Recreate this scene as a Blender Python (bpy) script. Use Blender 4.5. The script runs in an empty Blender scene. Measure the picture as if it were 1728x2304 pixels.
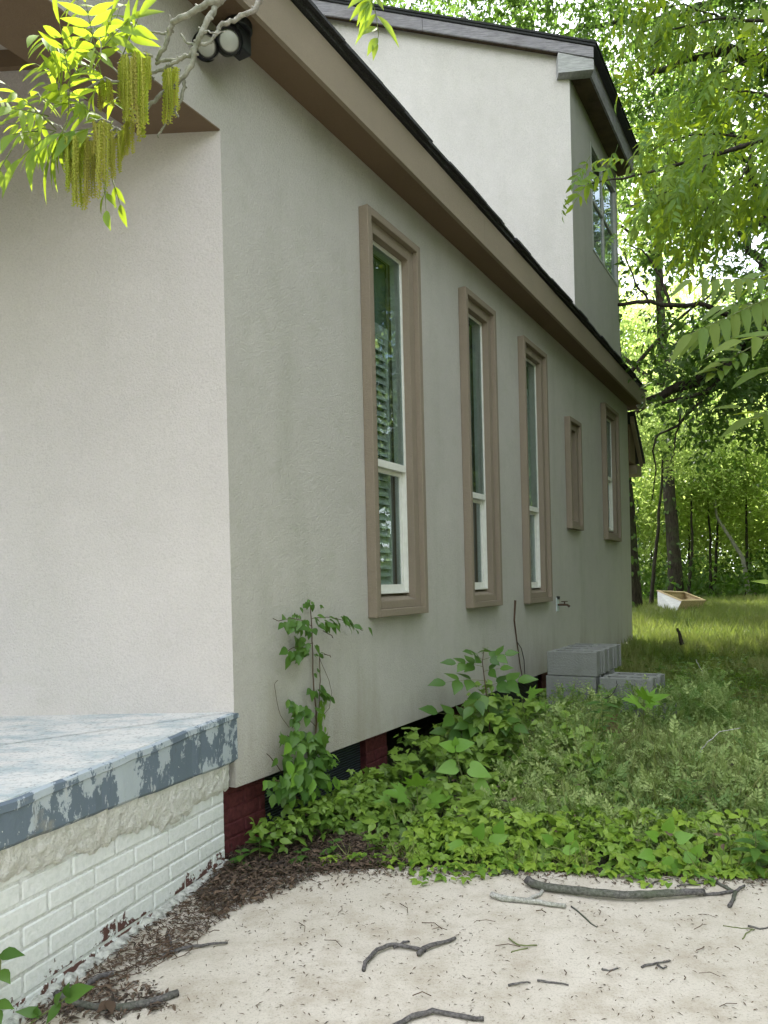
import bpy, math, random
import numpy as np
from mathutils import Matrix, Vector, noise as mnoise

random.seed(7)
rng = np.random.default_rng(7)
sc = bpy.context.scene
col = sc.collection

# ------------------------------------------------------------------ camera
EYE = np.array([0.0, 0.0, 1.2])
FPX, PX, PY, ROLL = 1700.0, 864.0, 1315.0, 0.024
cd = bpy.data.cameras.new('camera')
cam = bpy.data.objects.new('camera', cd)
col.objects.link(cam)
cd.sensor_fit = 'HORIZONTAL'
cd.sensor_width = 36
cd.lens = FPX / 1728 * 36
cd.shift_y = (PY - 1152) / 1728
cd.clip_start, cd.clip_end = 0.05, 600
q_ = math.hypot(1, ROLL)
cam.matrix_world = Matrix(((1 / q_, ROLL / q_, 0, 0), (0, 0, -1, 0), (-ROLL / q_, 1 / q_, 0, 1.2), (0, 0, 0, 1)))
sc.camera = cam

# ------------------------------------------------------------------ world, sun, exposure
SUN_AZ, SUN_EL = math.radians(3), math.radians(62)      # azimuth from +Y towards +X
world = bpy.data.worlds.new("World")
sc.world = world
world.use_nodes = True
wn, wl = world.node_tree.nodes, world.node_tree.links
wn.clear()
sky = wn.new('ShaderNodeTexSky')
sky.sky_type = 'NISHITA'
sky.sun_disc = False
sky.sun_elevation = SUN_EL
sky.sun_rotation = SUN_AZ
sky.air_density, sky.dust_density, sky.ozone_density = 1.0, 1.6, 1.0
tc = wn.new('ShaderNodeTexCoord')
mp = wn.new('ShaderNodeMapping'); mp.inputs['Scale'].default_value = (1.6, 1.6, 3.2)
nz = wn.new('ShaderNodeTexNoise'); nz.inputs['Scale'].default_value = 1.7; nz.inputs['Detail'].default_value = 7
rp = wn.new('ShaderNodeValToRGB')
rp.color_ramp.elements[0].position, rp.color_ramp.elements[1].position = .36, .56
mx = wn.new('ShaderNodeMix'); mx.data_type = 'RGBA'
mx.inputs['B'].default_value = (12.9, 13.1, 13.9, 1)
bg = wn.new('ShaderNodeBackground'); bg.inputs['Strength'].default_value = 0.11
wo = wn.new('ShaderNodeOutputWorld')
wl.new(tc.outputs['Generated'], mp.inputs[0]); wl.new(mp.outputs[0], nz.inputs['Vector'])
wl.new(nz.outputs[0], rp.inputs[0]); wl.new(rp.outputs[0], mx.inputs['Factor'])
wl.new(sky.outputs[0], mx.inputs['A']); wl.new(mx.outputs['Result'], bg.inputs[0]); wl.new(bg.outputs[0], wo.inputs[0])

sl = bpy.data.lights.new('sun', 'SUN')
sl.energy = 5.0; sl.angle = math.radians(.55); sl.color = (1, .95, .86)
sun = bpy.data.objects.new('sun', sl); col.objects.link(sun)
SUN_DIR = Vector((math.sin(SUN_AZ) * math.cos(SUN_EL), math.cos(SUN_AZ) * math.cos(SUN_EL), math.sin(SUN_EL)))
sun.rotation_euler = SUN_DIR.to_track_quat('Z', 'Y').to_euler()
sc.view_settings.view_transform = 'Standard'
sc.view_settings.look = 'None'
sc.view_settings.gamma = 1
sc.view_settings.use_curve_mapping = False
sc.view_settings.exposure = 1.74
try:
    sc.cycles.max_bounces = 8; sc.cycles.transparent_max_bounces = 8
    sc.cycles.diffuse_bounces = 4; sc.cycles.transmission_bounces = 4
    sc.cycles.use_adaptive_sampling = True
    sc.cycles.use_denoising = True
except Exception:
    pass

# ------------------------------------------------------------------ frames of the site
SD = 1728 / 1659
def ray(x, y):
    a, b = x * SD - PX, y * SD - PY
    return np.array([(a - ROLL * b) / q_ / FPX, 1.0, -(ROLL * a + b) / q_ / FPX])
def at(x, y, dep):            # survey point seen at (x, y), dep metres in front of the eye
    return EYE + ray(x, y) * dep
def on_ground(x, y, z=0.0):
    v = ray(x, y)
    return EYE + v * ((z - EYE[2]) / v[2])
def on_plane(x, y, p, n):
    v = ray(x, y)
    return EYE + v * (np.dot(np.array(p) - EYE, n) / np.dot(v, n))

P0 = np.array([-.67, 3.31, 0.0])                    # foot of the house corner
th = math.atan(.5625)
U = np.array([math.sin(th), math.cos(th), 0.0])     # along the side wall
N = np.array([math.cos(th), -math.sin(th), 0.0])    # out of the side wall
ph = math.radians(2.5)
G = np.array([-math.cos(ph), math.sin(ph), 0.0])    # along the front wall
GN = np.array([-math.sin(ph), -math.cos(ph), 0.0])  # out of the front wall
Zv = np.array([0, 0, 1.0])
def W(s, o, z): return P0 + U * s + N * o + Zv * z
PB = np.array([-.715, 3.269, 0.0])                  # foot of the porch corner
BD = np.array([-.294, -.956, 0.0]); BN = np.array([.956, -.294, 0.0])
def B(t, o, z): return PB + BD * t + BN * o + Zv * z
def F(l, o, z): return P0 + G * l + GN * o + Zv * z

_hy = [-40, 3.0, 3.4, 6, 10.5, 14, 20, 40, 90]
_hz = [-.03, -.03, 0.0, .05, .22, .38, .55, .85, 1.1]
def hground(x, y):
    return np.interp(y, _hy, _hz)

# ------------------------------------------------------------------ materials
MATS = {}
def nmat(name):
    m = bpy.data.materials.new(name); m.use_nodes = True
    t = m.node_tree; b = t.nodes['Principled BSDF']; o = t.nodes['Material Output']
    MATS[name] = m
    return m, t, b, o
def setc(sock, c): sock.default_value = (c[0], c[1], c[2], 1)
def tex(t, scale, detail=4, rough=.6, coord='Object', sc3=None, kind='ShaderNodeTexNoise'):
    c = t.nodes.new('ShaderNodeTexCoord'); n = t.nodes.new(kind)
    src = c.outputs[coord]
    if sc3:
        m = t.nodes.new('ShaderNodeMapping'); m.inputs['Scale'].default_value = sc3
        t.links.new(src, m.inputs[0]); src = m.outputs[0]
    t.links.new(src, n.inputs['Vector'])
    n.inputs['Scale'].default_value = scale
    if kind == 'ShaderNodeTexNoise':
        n.inputs['Detail'].default_value = detail; n.inputs['Roughness'].default_value = rough
    return n
def ramp(t, src, stops):
    r = t.nodes.new('ShaderNodeValToRGB'); e = r.color_ramp.elements
    while len(e) < len(stops): e.new(.5)
    for k, (p, c) in enumerate(stops):
        e[k].position = p; e[k].color = (c, c, c, 1) if isinstance(c, (int, float)) else (*c, 1)
    t.links.new(src, r.inputs[0]); return r.outputs[0]
def mixc(t, f, a, b, mode='MIX'):
    m = t.nodes.new('ShaderNodeMix'); m.data_type = 'RGBA'; m.blend_type = mode
    for s, v in (('Factor', f), ('A', a), ('B', b)):
        if isinstance(v, bpy.types.NodeSocket): t.links.new(v, m.inputs[s])
        elif s == 'Factor': m.inputs[s].default_value = v
        else: setc(m.inputs[s], v)
    return m.outputs['Result']
def bump(t, b, h, strength, dist=.01, prev=None):
    n = t.nodes.new('ShaderNodeBump'); n.inputs['Strength'].default_value = strength; n.inputs['Distance'].default_value = dist
    t.links.new(h, n.inputs['Height'])
    if prev is not None: t.links.new(prev, n.inputs['Normal'])
    t.links.new(n.outputs[0], b.inputs['Normal']); return n.outputs[0]

def stucco(name, c, dirt=.12, dirtc=(.30, .31, .24), bstr=.5, grain=120, base_dirt=False):
    m, t, b, o = nmat(name)
    big = tex(t, 1.1, 5, .65)
    streak = tex(t, 3.2, 4, .6, sc3=(1, 1, .22))
    fine = tex(t, grain, 3, .7)
    mid = tex(t, 38, 4, .65)
    base = mixc(t, ramp(t, big.outputs[0], [(.35, 0), (.72, 1)]), c, tuple(k * .9 for k in c))
    base = mixc(t, ramp(t, streak.outputs[0], [(.5, 0), (.85, dirt * 3)]), base, dirtc)
    base = mixc(t, ramp(t, fine.outputs[0], [(.3, .17), (.62, 0)]), base, (.1, .1, .09))
    blot = tex(t, 6.5, 6, .7)
    base = mixc(t, ramp(t, blot.outputs[0], [(.52, 0), (.78, dirt * 2.2)]), base, dirtc)
    base = mixc(t, ramp(t, blot.outputs[0], [(.22, .35), (.42, 0)]), base, tuple(min(1, k * 1.12) for k in c))
    if base_dirt:      # soil splashed up the foot of the wall
        g = t.nodes.new('ShaderNodeNewGeometry'); s_ = t.nodes.new('ShaderNodeSeparateXYZ'); t.links.new(g.outputs['Position'], s_.inputs[0])
        mr = t.nodes.new('ShaderNodeMapRange'); mr.inputs['From Min'].default_value = .3; mr.inputs['From Max'].default_value = .85; mr.inputs['To Min'].default_value = .32; mr.inputs['To Max'].default_value = -.1
        t.links.new(s_.outputs['Z'], mr.inputs[0]); ad = t.nodes.new('ShaderNodeMath'); ad.operation = 'ADD'
        t.links.new(mr.outputs[0], ad.inputs[0]); t.links.new(streak.outputs[0], ad.inputs[1])
        base = mixc(t, ramp(t, ad.outputs[0], [(.58, 0), (.95, .5)]), base, (.27, .235, .18))
    t.links.new(base, b.inputs['Base Color'])
    b.inputs['Roughness'].default_value = .92
    b.inputs['Specular IOR Level'].default_value = .25
    p = bump(t, b, fine.outputs[0], bstr, .009)
    p = bump(t, b, mid.outputs[0], .4, .008, p)
    bump(t, b, big.outputs[0], .35, .02, p)
    return m
STUCCO = (.465, .452, .42)  # side-wall tone, darkened for shade; gable and front reuse this paint lighter
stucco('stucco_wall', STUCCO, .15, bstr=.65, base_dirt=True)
stucco('stucco_gable_lit', (.665, .635, .60), .06, bstr=.8, grain=80)  # same wall paint as a lit copy: brighter light is in the colour
stucco('stucco_front', (.53, .495, .49), .05, bstr=.6)
stucco('stucco_trim', (.245, .205, .155), .06, (.2, .17, .13), .6, 130)
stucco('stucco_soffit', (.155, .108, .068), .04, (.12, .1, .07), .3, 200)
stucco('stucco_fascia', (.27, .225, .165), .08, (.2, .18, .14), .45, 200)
stucco('ceiling_board', (.42, .38, .35), .05)
stucco('block_grey', (.20, .21, .20), .2, (.10, .11, .09), 1.0, 70)

def plain(name, c, rough=.5, spec=.5, metal=0, var=.12, vs=20, bs=.1):
    m, t, b, o = nmat(name)
    n = tex(t, vs, 4)
    t.links.new(mixc(t, ramp(t, n.outputs[0], [(.35, 0), (.75, 1)]), c, tuple(k * (1 - var * 2) for k in c)), b.inputs['Base Color'])
    b.inputs['Roughness'].default_value = rough; b.inputs['Specular IOR Level'].default_value = spec
    b.inputs['Metallic'].default_value = metal
    bump(t, b, n.outputs[0], bs, .003)
    return m
plain('white_vinyl', (.66, .67, .63), .4, .4, var=.06)
plain('slat_white', (.68, .70, .68), .55, .3)
plain('dark_metal', (.012, .013, .015), .45, .5)
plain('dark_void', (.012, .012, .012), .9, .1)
plain('interior', (.10, .10, .09), .9, .1)
plain('lens_white', (.30, .31, .28), .25, .5, var=.05)
plain('bulb_glass', (.5, .52, .5), .12, .8, var=.15, vs=60)
plain('wire_black', (.02, .018, .016), .7, .3)
plain('spigot_plate', (.55, .62, .66), .5, .4, var=.1)
plain('rust_metal', (.09, .06, .04), .8, .3, .3)
plain('dead_stem', (.10, .065, .045), .9, .2)
plain('mortar_white', (.5, .51, .47), .95, .15, var=.35, vs=45, bs=1)
plain('curtain', (.20, .26, .235), .9, .1, var=.15, vs=8)
plain('frame_grey', (.36, .37, .34), .5, .4)
plain('pale_wood', (.55, .42, .25), .8, .2, var=.2, vs=30)
plain('stem_green', (.14, .17, .06), .7, .3)
plain('stem_brown', (.09, .06, .04), .85, .2)

def m_bark(name, c1, c2, sc3=(1, 1, .25), s=28, bs=1.0, dist=.02):
    m, t, b, o = nmat(name)
    n = tex(t, s, 6, .7, sc3=sc3)
    n2 = tex(t, 3, 3)
    c = mixc(t, ramp(t, n.outputs[0], [(.35, 0), (.65, 1)]), c1, c2)
    c = mixc(t, ramp(t, n2.outputs[0], [(.5, 0), (.7, .5)]), c, (.07, .1, .04))
    t.links.new(c, b.inputs['Base Color']); b.inputs['Roughness'].default_value = .95
    b.inputs['Specular IOR Level'].default_value = .2
    bump(t, b, n.outputs[0], bs, dist)
m_bark('bark_dark', (.018, .015, .011), (.06, .05, .038))
m_bark('bark_pale', (.16, .15, .13), (.36, .35, .32), (1, 1, 1), 60, .8, .004)
m_bark('bark_stick', (.045, .042, .042), (.16, .15, .145), (1, 1, 1), 90, 1, .004)
m_bark('bark_white', (.2, .19, .17), (.5, .5, .46), (1, 1, 1), 120, .8, .003)

def m_wood(name, c1, c2):
    m, t, b, o = nmat(name)
    n = tex(t, 5, 7, .75, sc3=(1.5, 1.5, 16))
    n2 = tex(t, 1.6, 3)
    c = mixc(t, ramp(t, n.outputs[0], [(.3, 0), (.7, 1)]), c1, c2)
    c = mixc(t, ramp(t, n2.outputs[0], [(.52, 0), (.75, .45)]), c, (.09, .06, .05))
    t.links.new(c, b.inputs['Base Color']); b.inputs['Roughness'].default_value = .9
    bump(t, b, n.outputs[0], .8, .006)
m_wood('weathered_board', (.14, .13, .15), (.40, .39, .41))
m_wood('weathered_white', (.22, .22, .22), (.55, .56, .55))
m_wood('brown_soffit', (.05, .035, .022), (.13, .09, .055))
m_wood('box_white', (.42, .42, .4), (.66, .66, .62))

def m_shingle():
    m, t, b, o = nmat('shingle')
    n = tex(t, 200, 3); n2 = tex(t, 9, 3)
    t.links.new(mixc(t, ramp(t, n.outputs[0], [(.4, 0), (.7, 1)]), (.018, .019, .02), (.07, .072, .075)), b.inputs['Base Color'])
    b.inputs['Roughness'].default_value = .95
    bump(t, b, n2.outputs[0], 1, .012)
m_shingle()

def m_painted_brick():
    m, t, b, o = nmat('painted_brick')
    g = t.nodes.new('ShaderNodeNewGeometry')
    s = t.nodes.new('ShaderNodeSeparateXYZ'); t.links.new(g.outputs['Position'], s.inputs[0])
    n = tex(t, 9, 6, .7); t.links.new(g.outputs['Position'], n.inputs['Vector'])
    n2 = tex(t, 55, 5, .6); t.links.new(g.outputs['Position'], n2.inputs['Vector'])
    # paint has flaked where splash reaches, low on the wall, and in odd spots
    mz = t.nodes.new('ShaderNodeMapRange'); mz.inputs['From Min'].default_value = .015; mz.inputs['From Max'].default_value = .16
    mz.inputs['To Min'].default_value = .17; mz.inputs['To Max'].default_value = -.045
    t.links.new(s.outputs['Z'], mz.inputs[0])
    ad = t.nodes.new('ShaderNodeMath'); ad.operation = 'ADD'
    t.links.new(n.outputs[0], ad.inputs[0]); t.links.new(mz.outputs[0], ad.inputs[1])
    fl = ramp(t, ad.outputs[0], [(.672, 0), (.68, 1)])
    white = mixc(t, ramp(t, n2.outputs[0], [(.4, 0), (.7, 1)]), (.70, .72, .725), (.60, .63, .63))
    red = mixc(t, n2.outputs[0], (.07, .028, .025), (.13, .06, .05))
    t.links.new(mixc(t, fl, white, red), b.inputs['Base Color'])
    b.inputs['Roughness'].default_value = .7
    mm = t.nodes.new('ShaderNodeMath'); mm.operation = 'MULTIPLY_ADD'; mm.inputs[1].default_value = -.7
    t.links.new(fl, mm.inputs[0]); t.links.new(n2.outputs[0], mm.inputs[2])
    bump(t, b, mm.outputs[0], .7, .004)
m_painted_brick()
def m_mortar_painted():
    m, t, b, o = nmat('painted_mortar')
    n = tex(t, 45, 6, .7)
    t.links.new(mixc(t, ramp(t, n.outputs[0], [(.3, 0), (.62, 1)]), (.44, .455, .45), (.67, .69, .69)), b.inputs['Base Color'])
    b.inputs['Roughness'].default_value = .85
    bump(t, b, n.outputs[0], 1, .006)
m_mortar_painted()
def m_red_brick():
    m, t, b, o = nmat('red_brick')
    n = tex(t, 40, 5)
    t.links.new(mixc(t, ramp(t, n.outputs[0], [(.35, 0), (.8, 1)]), (.06, .009, .012), (.13, .03, .032)), b.inputs['Base Color'])
    b.inputs['Roughness'].default_value = .75
    bump(t, b, n.outputs[0], .6, .005)
m_red_brick()
def m_skim():
    m, t, b, o = nmat('stucco_skim')
    n = tex(t, 42, 6, .75); v = tex(t, 90, kind='ShaderNodeTexVoronoi'); n2 = tex(t, 6, 4)
    c = mixc(t, ramp(t, n.outputs[0], [(.3, 0), (.6, 1)]), (.60, .60, .55), (.78, .78, .75))
    c = mixc(t, ramp(t, n2.outputs[0], [(.55, 0), (.85, .4)]), c, (.45, .40, .28))
    t.links.new(c, b.inputs['Base Color']); b.inputs['Roughness'].default_value = .95
    p = bump(t, b, n.outputs[0], 1, .018); bump(t, b, v.outputs['Distance'], .5, .006, p)
m_skim()
def m_slab(name, top):
    m, t, b, o = nmat(name)
    n = tex(t, 7 if not top else 5, 8, .72, sc3=(1, 1, .7) if not top else (1, 2.2, 1))
    n2 = tex(t, 2.3, 5, .7); n3 = tex(t, 70, 4)
    if top:
        c = mixc(t, ramp(t, n.outputs[0], [(.38, 0), (.56, 1)]), (.34, .40, .42), (.56, .56, .545))
        c = mixc(t, ramp(t, n2.outputs[0], [(.55, 0), (.66, .5)]), c, (.60, .56, .53))
        c = mixc(t, ramp(t, n3.outputs[0], [(.34, .65), (.46, 0)]), c, (.2, .2, .2))
    else:
        c = mixc(t, ramp(t, n.outputs[0], [(.49, 0), (.505, 1)]), (.115, .15, .19), (.36, .41, .45))
        n4 = tex(t, 26, 5, .7, sc3=(1, 1, .3))
        c = mixc(t, ramp(t, n4.outputs[0], [(.60, 0), (.64, .85)]), c, (.40, .43, .45))
        c = mixc(t, ramp(t, n4.outputs[0], [(.30, .8), (.36, 0)]), c, (.10, .11, .12))
        c = mixc(t, ramp(t, n2.outputs[0], [(.55, 0), (.64, .8)]), c, (.33, .31, .25))
        c = mixc(t, ramp(t, n3.outputs[0], [(.68, 0), (.72, 1)]), c, (.6, .62, .6))
    t.links.new(c, b.inputs['Base Color']); b.inputs['Roughness'].default_value = .8
    p = bump(t, b, n.outputs[0], .6, .008); bump(t, b, n3.outputs[0], .4, .004, p)
m_slab('slab_top_paint', True); m_slab('slab_face_paint', False)

def m_concrete():
    m, t, b, o = nmat('driveway_concrete')
    a = tex(t, 1.3, 6, .65); f = tex(t, 130, 3, .8); s = tex(t, 40, 6, .8); d = tex(t, 6, 5, .7)
    c = mixc(t, ramp(t, a.outputs[0], [(.3, 0), (.75, 1)]), (.56, .52, .45), (.45, .415, .345))
    c = mixc(t, ramp(t, d.outputs[0], [(.44, 0), (.68, .75)]), c, (.35, .305, .235))
    c = mixc(t, ramp(t, f.outputs[0], [(.32, .5), (.48, 0)]), c, (.19, .17, .14))
    c = mixc(t, ramp(t, s.outputs[0], [(.57, 0), (.68, .7)]), c, (.16, .135, .10))
    t.links.new(c, b.inputs['Base Color']); b.inputs['Roughness'].default_value = .93
    b.inputs['Specular IOR Level'].default_value = .25
    p = bump(t, b, f.outputs[0], .3, .002); bump(t, b, s.outputs[0], .12, .003, p)
m_concrete()
def m_soil():
    m, t, b, o = nmat('soil')
    a = tex(t, 14, 6, .7); s = tex(t, 1.2, 4)
    c = mixc(t, ramp(t, a.outputs[0], [(.3, 0), (.75, 1)]), (.035, .027, .018), (.09, .07, .045))
    c = mixc(t, ramp(t, s.outputs[0], [(.4, 0), (.65, .75)]), c, (.045, .065, .02))
    t.links.new(c, b.inputs['Base Color']); b.inputs['Roughness'].default_value = 1
    bump(t, b, a.outputs[0], 1, .05)
m_soil()
def m_screen():
    m, t, b, o = nmat('vent_screen')
    w = tex(t, 22, kind='ShaderNodeTexWave'); w.bands_direction = 'Z'; w.inputs['Distortion'].default_value = .3
    t.links.new(mixc(t, ramp(t, w.outputs[0], [(.55, 0), (.9, 1)]), (.006, .009, .012), (.05, .07, .085)), b.inputs['Base Color'])
    b.inputs['Roughness'].default_value = .6
    bump(t, b, w.outputs[0], .8, .006)
m_screen()

def m_leaf(name, c1, c2, trans, tw=.45, rough=.45, attr=True):
    """c1..c2 leaf colours picked per leaf, trans colour of light passing through."""
    m, t, b, o = nmat(name)
    if attr:
        a = t.nodes.new('ShaderNodeAttribute'); a.attribute_name = 'tone'; f = a.outputs['Fac']
    else:
        a = t.nodes.new('ShaderNodeObjectInfo'); f = a.outputs['Random']
    n = tex(t, 60, 3)
    c = mixc(t, f, c1, c2)
    c = mixc(t, ramp(t, n.outputs[0], [(.4, 0), (.8, .3)]), c, tuple(k * .6 for k in c1))
    t.links.new(c, b.inputs['Base Color']); b.inputs['Roughness'].default_value = rough
    b.inputs['Specular IOR Level'].default_value = .35
    tr = t.nodes.new('ShaderNodeBsdfTranslucent')
    t.links.new(mixc(t, f, trans, tuple(k * .7 for k in trans)), tr.inputs[0])
    ms = t.nodes.new('ShaderNodeMixShader'); ms.inputs[0].default_value = tw
    t.links.new(b.outputs[0], ms.inputs[1]); t.links.new(tr.outputs[0], ms.inputs[2]); t.links.new(ms.outputs[0], o.inputs[0])
m_leaf('leaf_pecan', (.10, .19, .035), (.17, .24, .03), (.50, .66, .035), .52, .65, attr=False)
m_leaf('leaf_pecan_mass', (.07, .15, .03), (.15, .23, .03), (.33, .48, .03), .5)
m_leaf('leaf_crown', (.025, .07, .018), (.08, .14, .028), (.22, .39, .055), .43)
m_leaf('leaf_back', (.10, .18, .04), (.19, .26, .06), (.66, .82, .24), .6)
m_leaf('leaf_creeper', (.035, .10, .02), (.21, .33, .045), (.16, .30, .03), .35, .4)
m_leaf('leaf_edge', (.07, .18, .025), (.29, .42, .05), (.24, .40, .03), .38, .4)
m_leaf('leaf_piece', (.05, .12, .025), (.10, .20, .03), (.15, .30, .03), .35, .4, attr=False)
m_leaf('leaf_piece_bright', (.11, .24, .03), (.17, .33, .04), (.22, .40, .03), .35, .4, attr=False)
m_leaf('leaf_heaven', (.09, .17, .035), (.15, .21, .03), (.36, .45, .03), .5, .62, attr=False)
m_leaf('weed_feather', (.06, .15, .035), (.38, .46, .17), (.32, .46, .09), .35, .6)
m_leaf('weed_red', (.16, .10, .06), (.24, .18, .10), (.2, .16, .07), .3, .7)
m_leaf('grass', (.08, .14, .02), (.30, .31, .12), (.26, .33, .06), .4, .55)
m_leaf('catkin_bloom', (.34, .42, .05), (.50, .45, .12), (.5, .55, .05), .45, .8, attr=False)
m_leaf('dead_leaf', (.035, .028, .022), (.16, .11, .075), (.1, .05, .02), .1, .8)

def m_glass():
    m, t, b, o = nmat('window_glass')
    gl = t.nodes.new('ShaderNodeBsdfGlossy'); gl.inputs['Roughness'].default_value = .01; setc(gl.inputs[0], (.9, 1, .97))
    tr = t.nodes.new('ShaderNodeBsdfTransparent'); setc(tr.inputs[0], (.70, .75, .735))
    fr = t.nodes.new('ShaderNodeFresnel'); fr.inputs['IOR'].default_value = 1.65
    n = tex(t, 2.2, 2); bp = t.nodes.new('ShaderNodeBump'); bp.inputs['Strength'].default_value = .12; bp.inputs['Distance'].default_value = .03
    t.links.new(n.outputs[0], bp.inputs['Height']); t.links.new(bp.outputs[0], gl.inputs['Normal'])
    mxs = t.nodes.new('ShaderNodeMixShader')
    ge = t.nodes.new('ShaderNodeNewGeometry'); inv = t.nodes.new('ShaderNodeMath'); inv.operation = 'SUBTRACT'; inv.inputs[0].default_value = 1.0
    t.links.new(ge.outputs['Backfacing'], inv.inputs[1]); mu = t.nodes.new('ShaderNodeMath'); mu.operation = 'MULTIPLY'
    t.links.new(fr.outputs[0], mu.inputs[0]); t.links.new(inv.outputs[0], mu.inputs[1]); t.links.new(mu.outputs[0], mxs.inputs[0]); t.links.new(tr.outputs[0], mxs.inputs[1]); t.links.new(gl.outputs[0], mxs.inputs[2])
    t.links.new(mxs.outputs[0], o.inputs[0])
m_glass()

# ------------------------------------------------------------------ object helpers
def link(o, parent=None):
    col.objects.link(o)
    if parent is not None: o.parent = parent
    return o
def tag(o, label=None, cat=None, group=None, kind=None):
    if label: o['label'] = label
    if cat: o['category'] = cat
    if group: o['group'] = group
    if kind: o['kind'] = kind
    return o
def empty(name, loc, label, cat, group=None):
    o = bpy.data.objects.new(name, None); o.empty_display_size = .1
    o.location = [float(v) for v in loc]; link(o)
    return tag(o, label, cat, group)
def rloc(o):
    while o.parent is not None: o = o.parent
    return np.array(o.location)

class MB:
    def __init__(s): s.v, s.f = [], []
    def add(s, vs, fs):
        k = len(s.v); s.v += [tuple(float(c) for c in p) for p in vs]; s.f += [tuple(i + k for i in f) for f in fs]; return s
    def hexa(s, p):     # 8 corners: 4 lower, 4 upper
        return s.add(p, [(0, 3, 2, 1), (4, 5, 6, 7), (0, 1, 5, 4), (1, 2, 6, 5), (2, 3, 7, 6), (3, 0, 4, 7)])
    def boxf(s, fr, a0, a1, b0, b1, z0, z1):   # box in a frame function fr(a, b, z)
        return s.hexa([fr(a0, b0, z0), fr(a1, b0, z0), fr(a1, b1, z0), fr(a0, b1, z0),
                       fr(a0, b0, z1), fr(a1, b0, z1), fr(a1, b1, z1), fr(a0, b1, z1)])
    def prism(s, bot, top):
        n = len(bot); k = list(range(n))
        return s.add(list(bot) + list(top), [tuple(k[::-1]), tuple(i + n for i in k)] + [(i, (i + 1) % n, n + (i + 1) % n, n + i) for i in k])
    def tube(s, pts, rad, sides=7, cap=True, rough=0.0):
        pts = [np.array(p, float) for p in pts]
        if not hasattr(rad, '__len__'): rad = [rad] * len(pts)
        d0 = pts[1] - pts[0]; d0 = d0 / (np.linalg.norm(d0) + 1e-9)
        a = np.cross(d0, [0, 0, 1.0]) if abs(d0[2]) < .9 else np.cross(d0, [1.0, 0, 0]); a /= np.linalg.norm(a)
        vs, fs = [], []
        for i, p in enumerate(pts):
            d = pts[min(i + 1, len(pts) - 1)] - pts[max(i - 1, 0)]; d = d / (np.linalg.norm(d) + 1e-9)
            a = a - d * np.dot(a, d); a /= (np.linalg.norm(a) + 1e-9); b = np.cross(d, a)
            for k in range(sides):
                an = 2 * math.pi * k / sides; r = rad[i] * (1 + (random.uniform(-rough, rough) if rough else 0))
                vs.append(p + (a * math.cos(an) + b * math.sin(an)) * r)
        for i in range(len(pts) - 1):
            for k in range(sides):
                k2 = (k + 1) % sides
                fs.append((i * sides + k, i * sides + k2, (i + 1) * sides + k2, (i + 1) * sides + k))
        if cap:
            fs.append(tuple(range(sides))[::-1]); fs.append(tuple((len(pts) - 1) * sides + k for k in range(sides)))
        return s.add(vs, fs)
    def build(s, name, mat, parent=None, smooth=False, bevel=0):
        off = rloc(parent) if parent is not None else np.zeros(3)
        me = bpy.data.meshes.new(name)
        me.from_pydata([(a - off[0], b - off[1], c - off[2]) for a, b, c in s.v], [], s.f); me.update()
        me.materials.append(MATS[mat])
        o = bpy.data.objects.new(name, me); link(o, parent)
        fix_normals(me)
        if smooth: me.polygons.foreach_set('use_smooth', [True] * len(me.polygons))
        if bevel:
            md = o.modifiers.new('bevel', 'BEVEL'); md.width = bevel; md.segments = 2; md.limit_method = 'ANGLE'
        return o
import bmesh
def fix_normals(me):
    bm = bmesh.new(); bm.from_mesh(me); bmesh.ops.recalc_face_normals(bm, faces=bm.faces); bm.to_mesh(me); bm.free()
def copy_to(o, parent, M):
    """copy of one object placed with world matrix M under parent."""
    c = o.copy(); link(c, parent)
    c.matrix_basis = Matrix.Translation(Vector([float(-v) for v in rloc(parent)])) @ M if parent is not None else M
    return c
def proto(name, v, f, mat, smooth=True):
    me = bpy.data.meshes.new(name); me.from_pydata([tuple(map(float, p)) for p in v], [], f); me.update()
    me.materials.append(MATS[mat])
    if smooth: me.polygons.foreach_set('use_smooth', [True] * len(me.polygons))
    return me
def put(me, name, parent, pos, d, nrm, size, wid=None):
    """place leaf mesh: y axis along d, z axis near nrm"""
    y = Vector([float(k) for k in d]).normalized(); z = Vector([float(k) for k in nrm])
    z = (z - y * z.dot(y))
    if z.length < 1e-4: z = Vector((1, 0, 0)) - y * y.x
    z.normalize(); x = y.cross(z)
    wid = wid or size
    M = Matrix(((x.x * wid, y.x * size, z.x * size, float(pos[0])), (x.y * wid, y.y * size, z.y * size, float(pos[1])), (x.z * wid, y.z * size, z.z * size, float(pos[2])), (0, 0, 0, 1)))
    o = bpy.data.objects.new(name, me); link(o, parent)
    off = rloc(parent) if parent is not None else np.zeros(3)
    o.matrix_basis = Matrix.Translation(Vector([float(-v) for v in off])) @ M
    return o

def mk_leaf(prof, fold=.05, droop=.15, petiole=0):
    v, f = [], []
    for t, w in prof:
        z = -droop * t * t
        v += [(-w, t, z + fold * (w * 4)), (0, t, z - .0), (w, t, z + fold * (w * 4))]
    for i in range(len(prof) - 1):
        a, b = i * 3, i * 3 + 3
        f += [(a, a + 1, b + 1, b), (a + 1, a + 2, b + 2, b + 1)]
    return np.array(v), f
LANCE = mk_leaf([(0, .004), (.12, .09), (.3, .15), (.5, .155), (.72, .105), (.9, .04), (1.0, .002)], .06, .22)
LANCE2 = mk_leaf([(0, .004), (.2, .12), (.5, .14), (.8, .07), (1.0, .002)], .08, .30)
OVATE = mk_leaf([(0, .01), (.1, .17), (.32, .30), (.55, .27), (.78, .13), (.92, .05), (1.0, .002)], .05, .2)
SIMPLE = mk_leaf([(0, .01), (.4, .26), (1.0, .004)], .06, .12)
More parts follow.
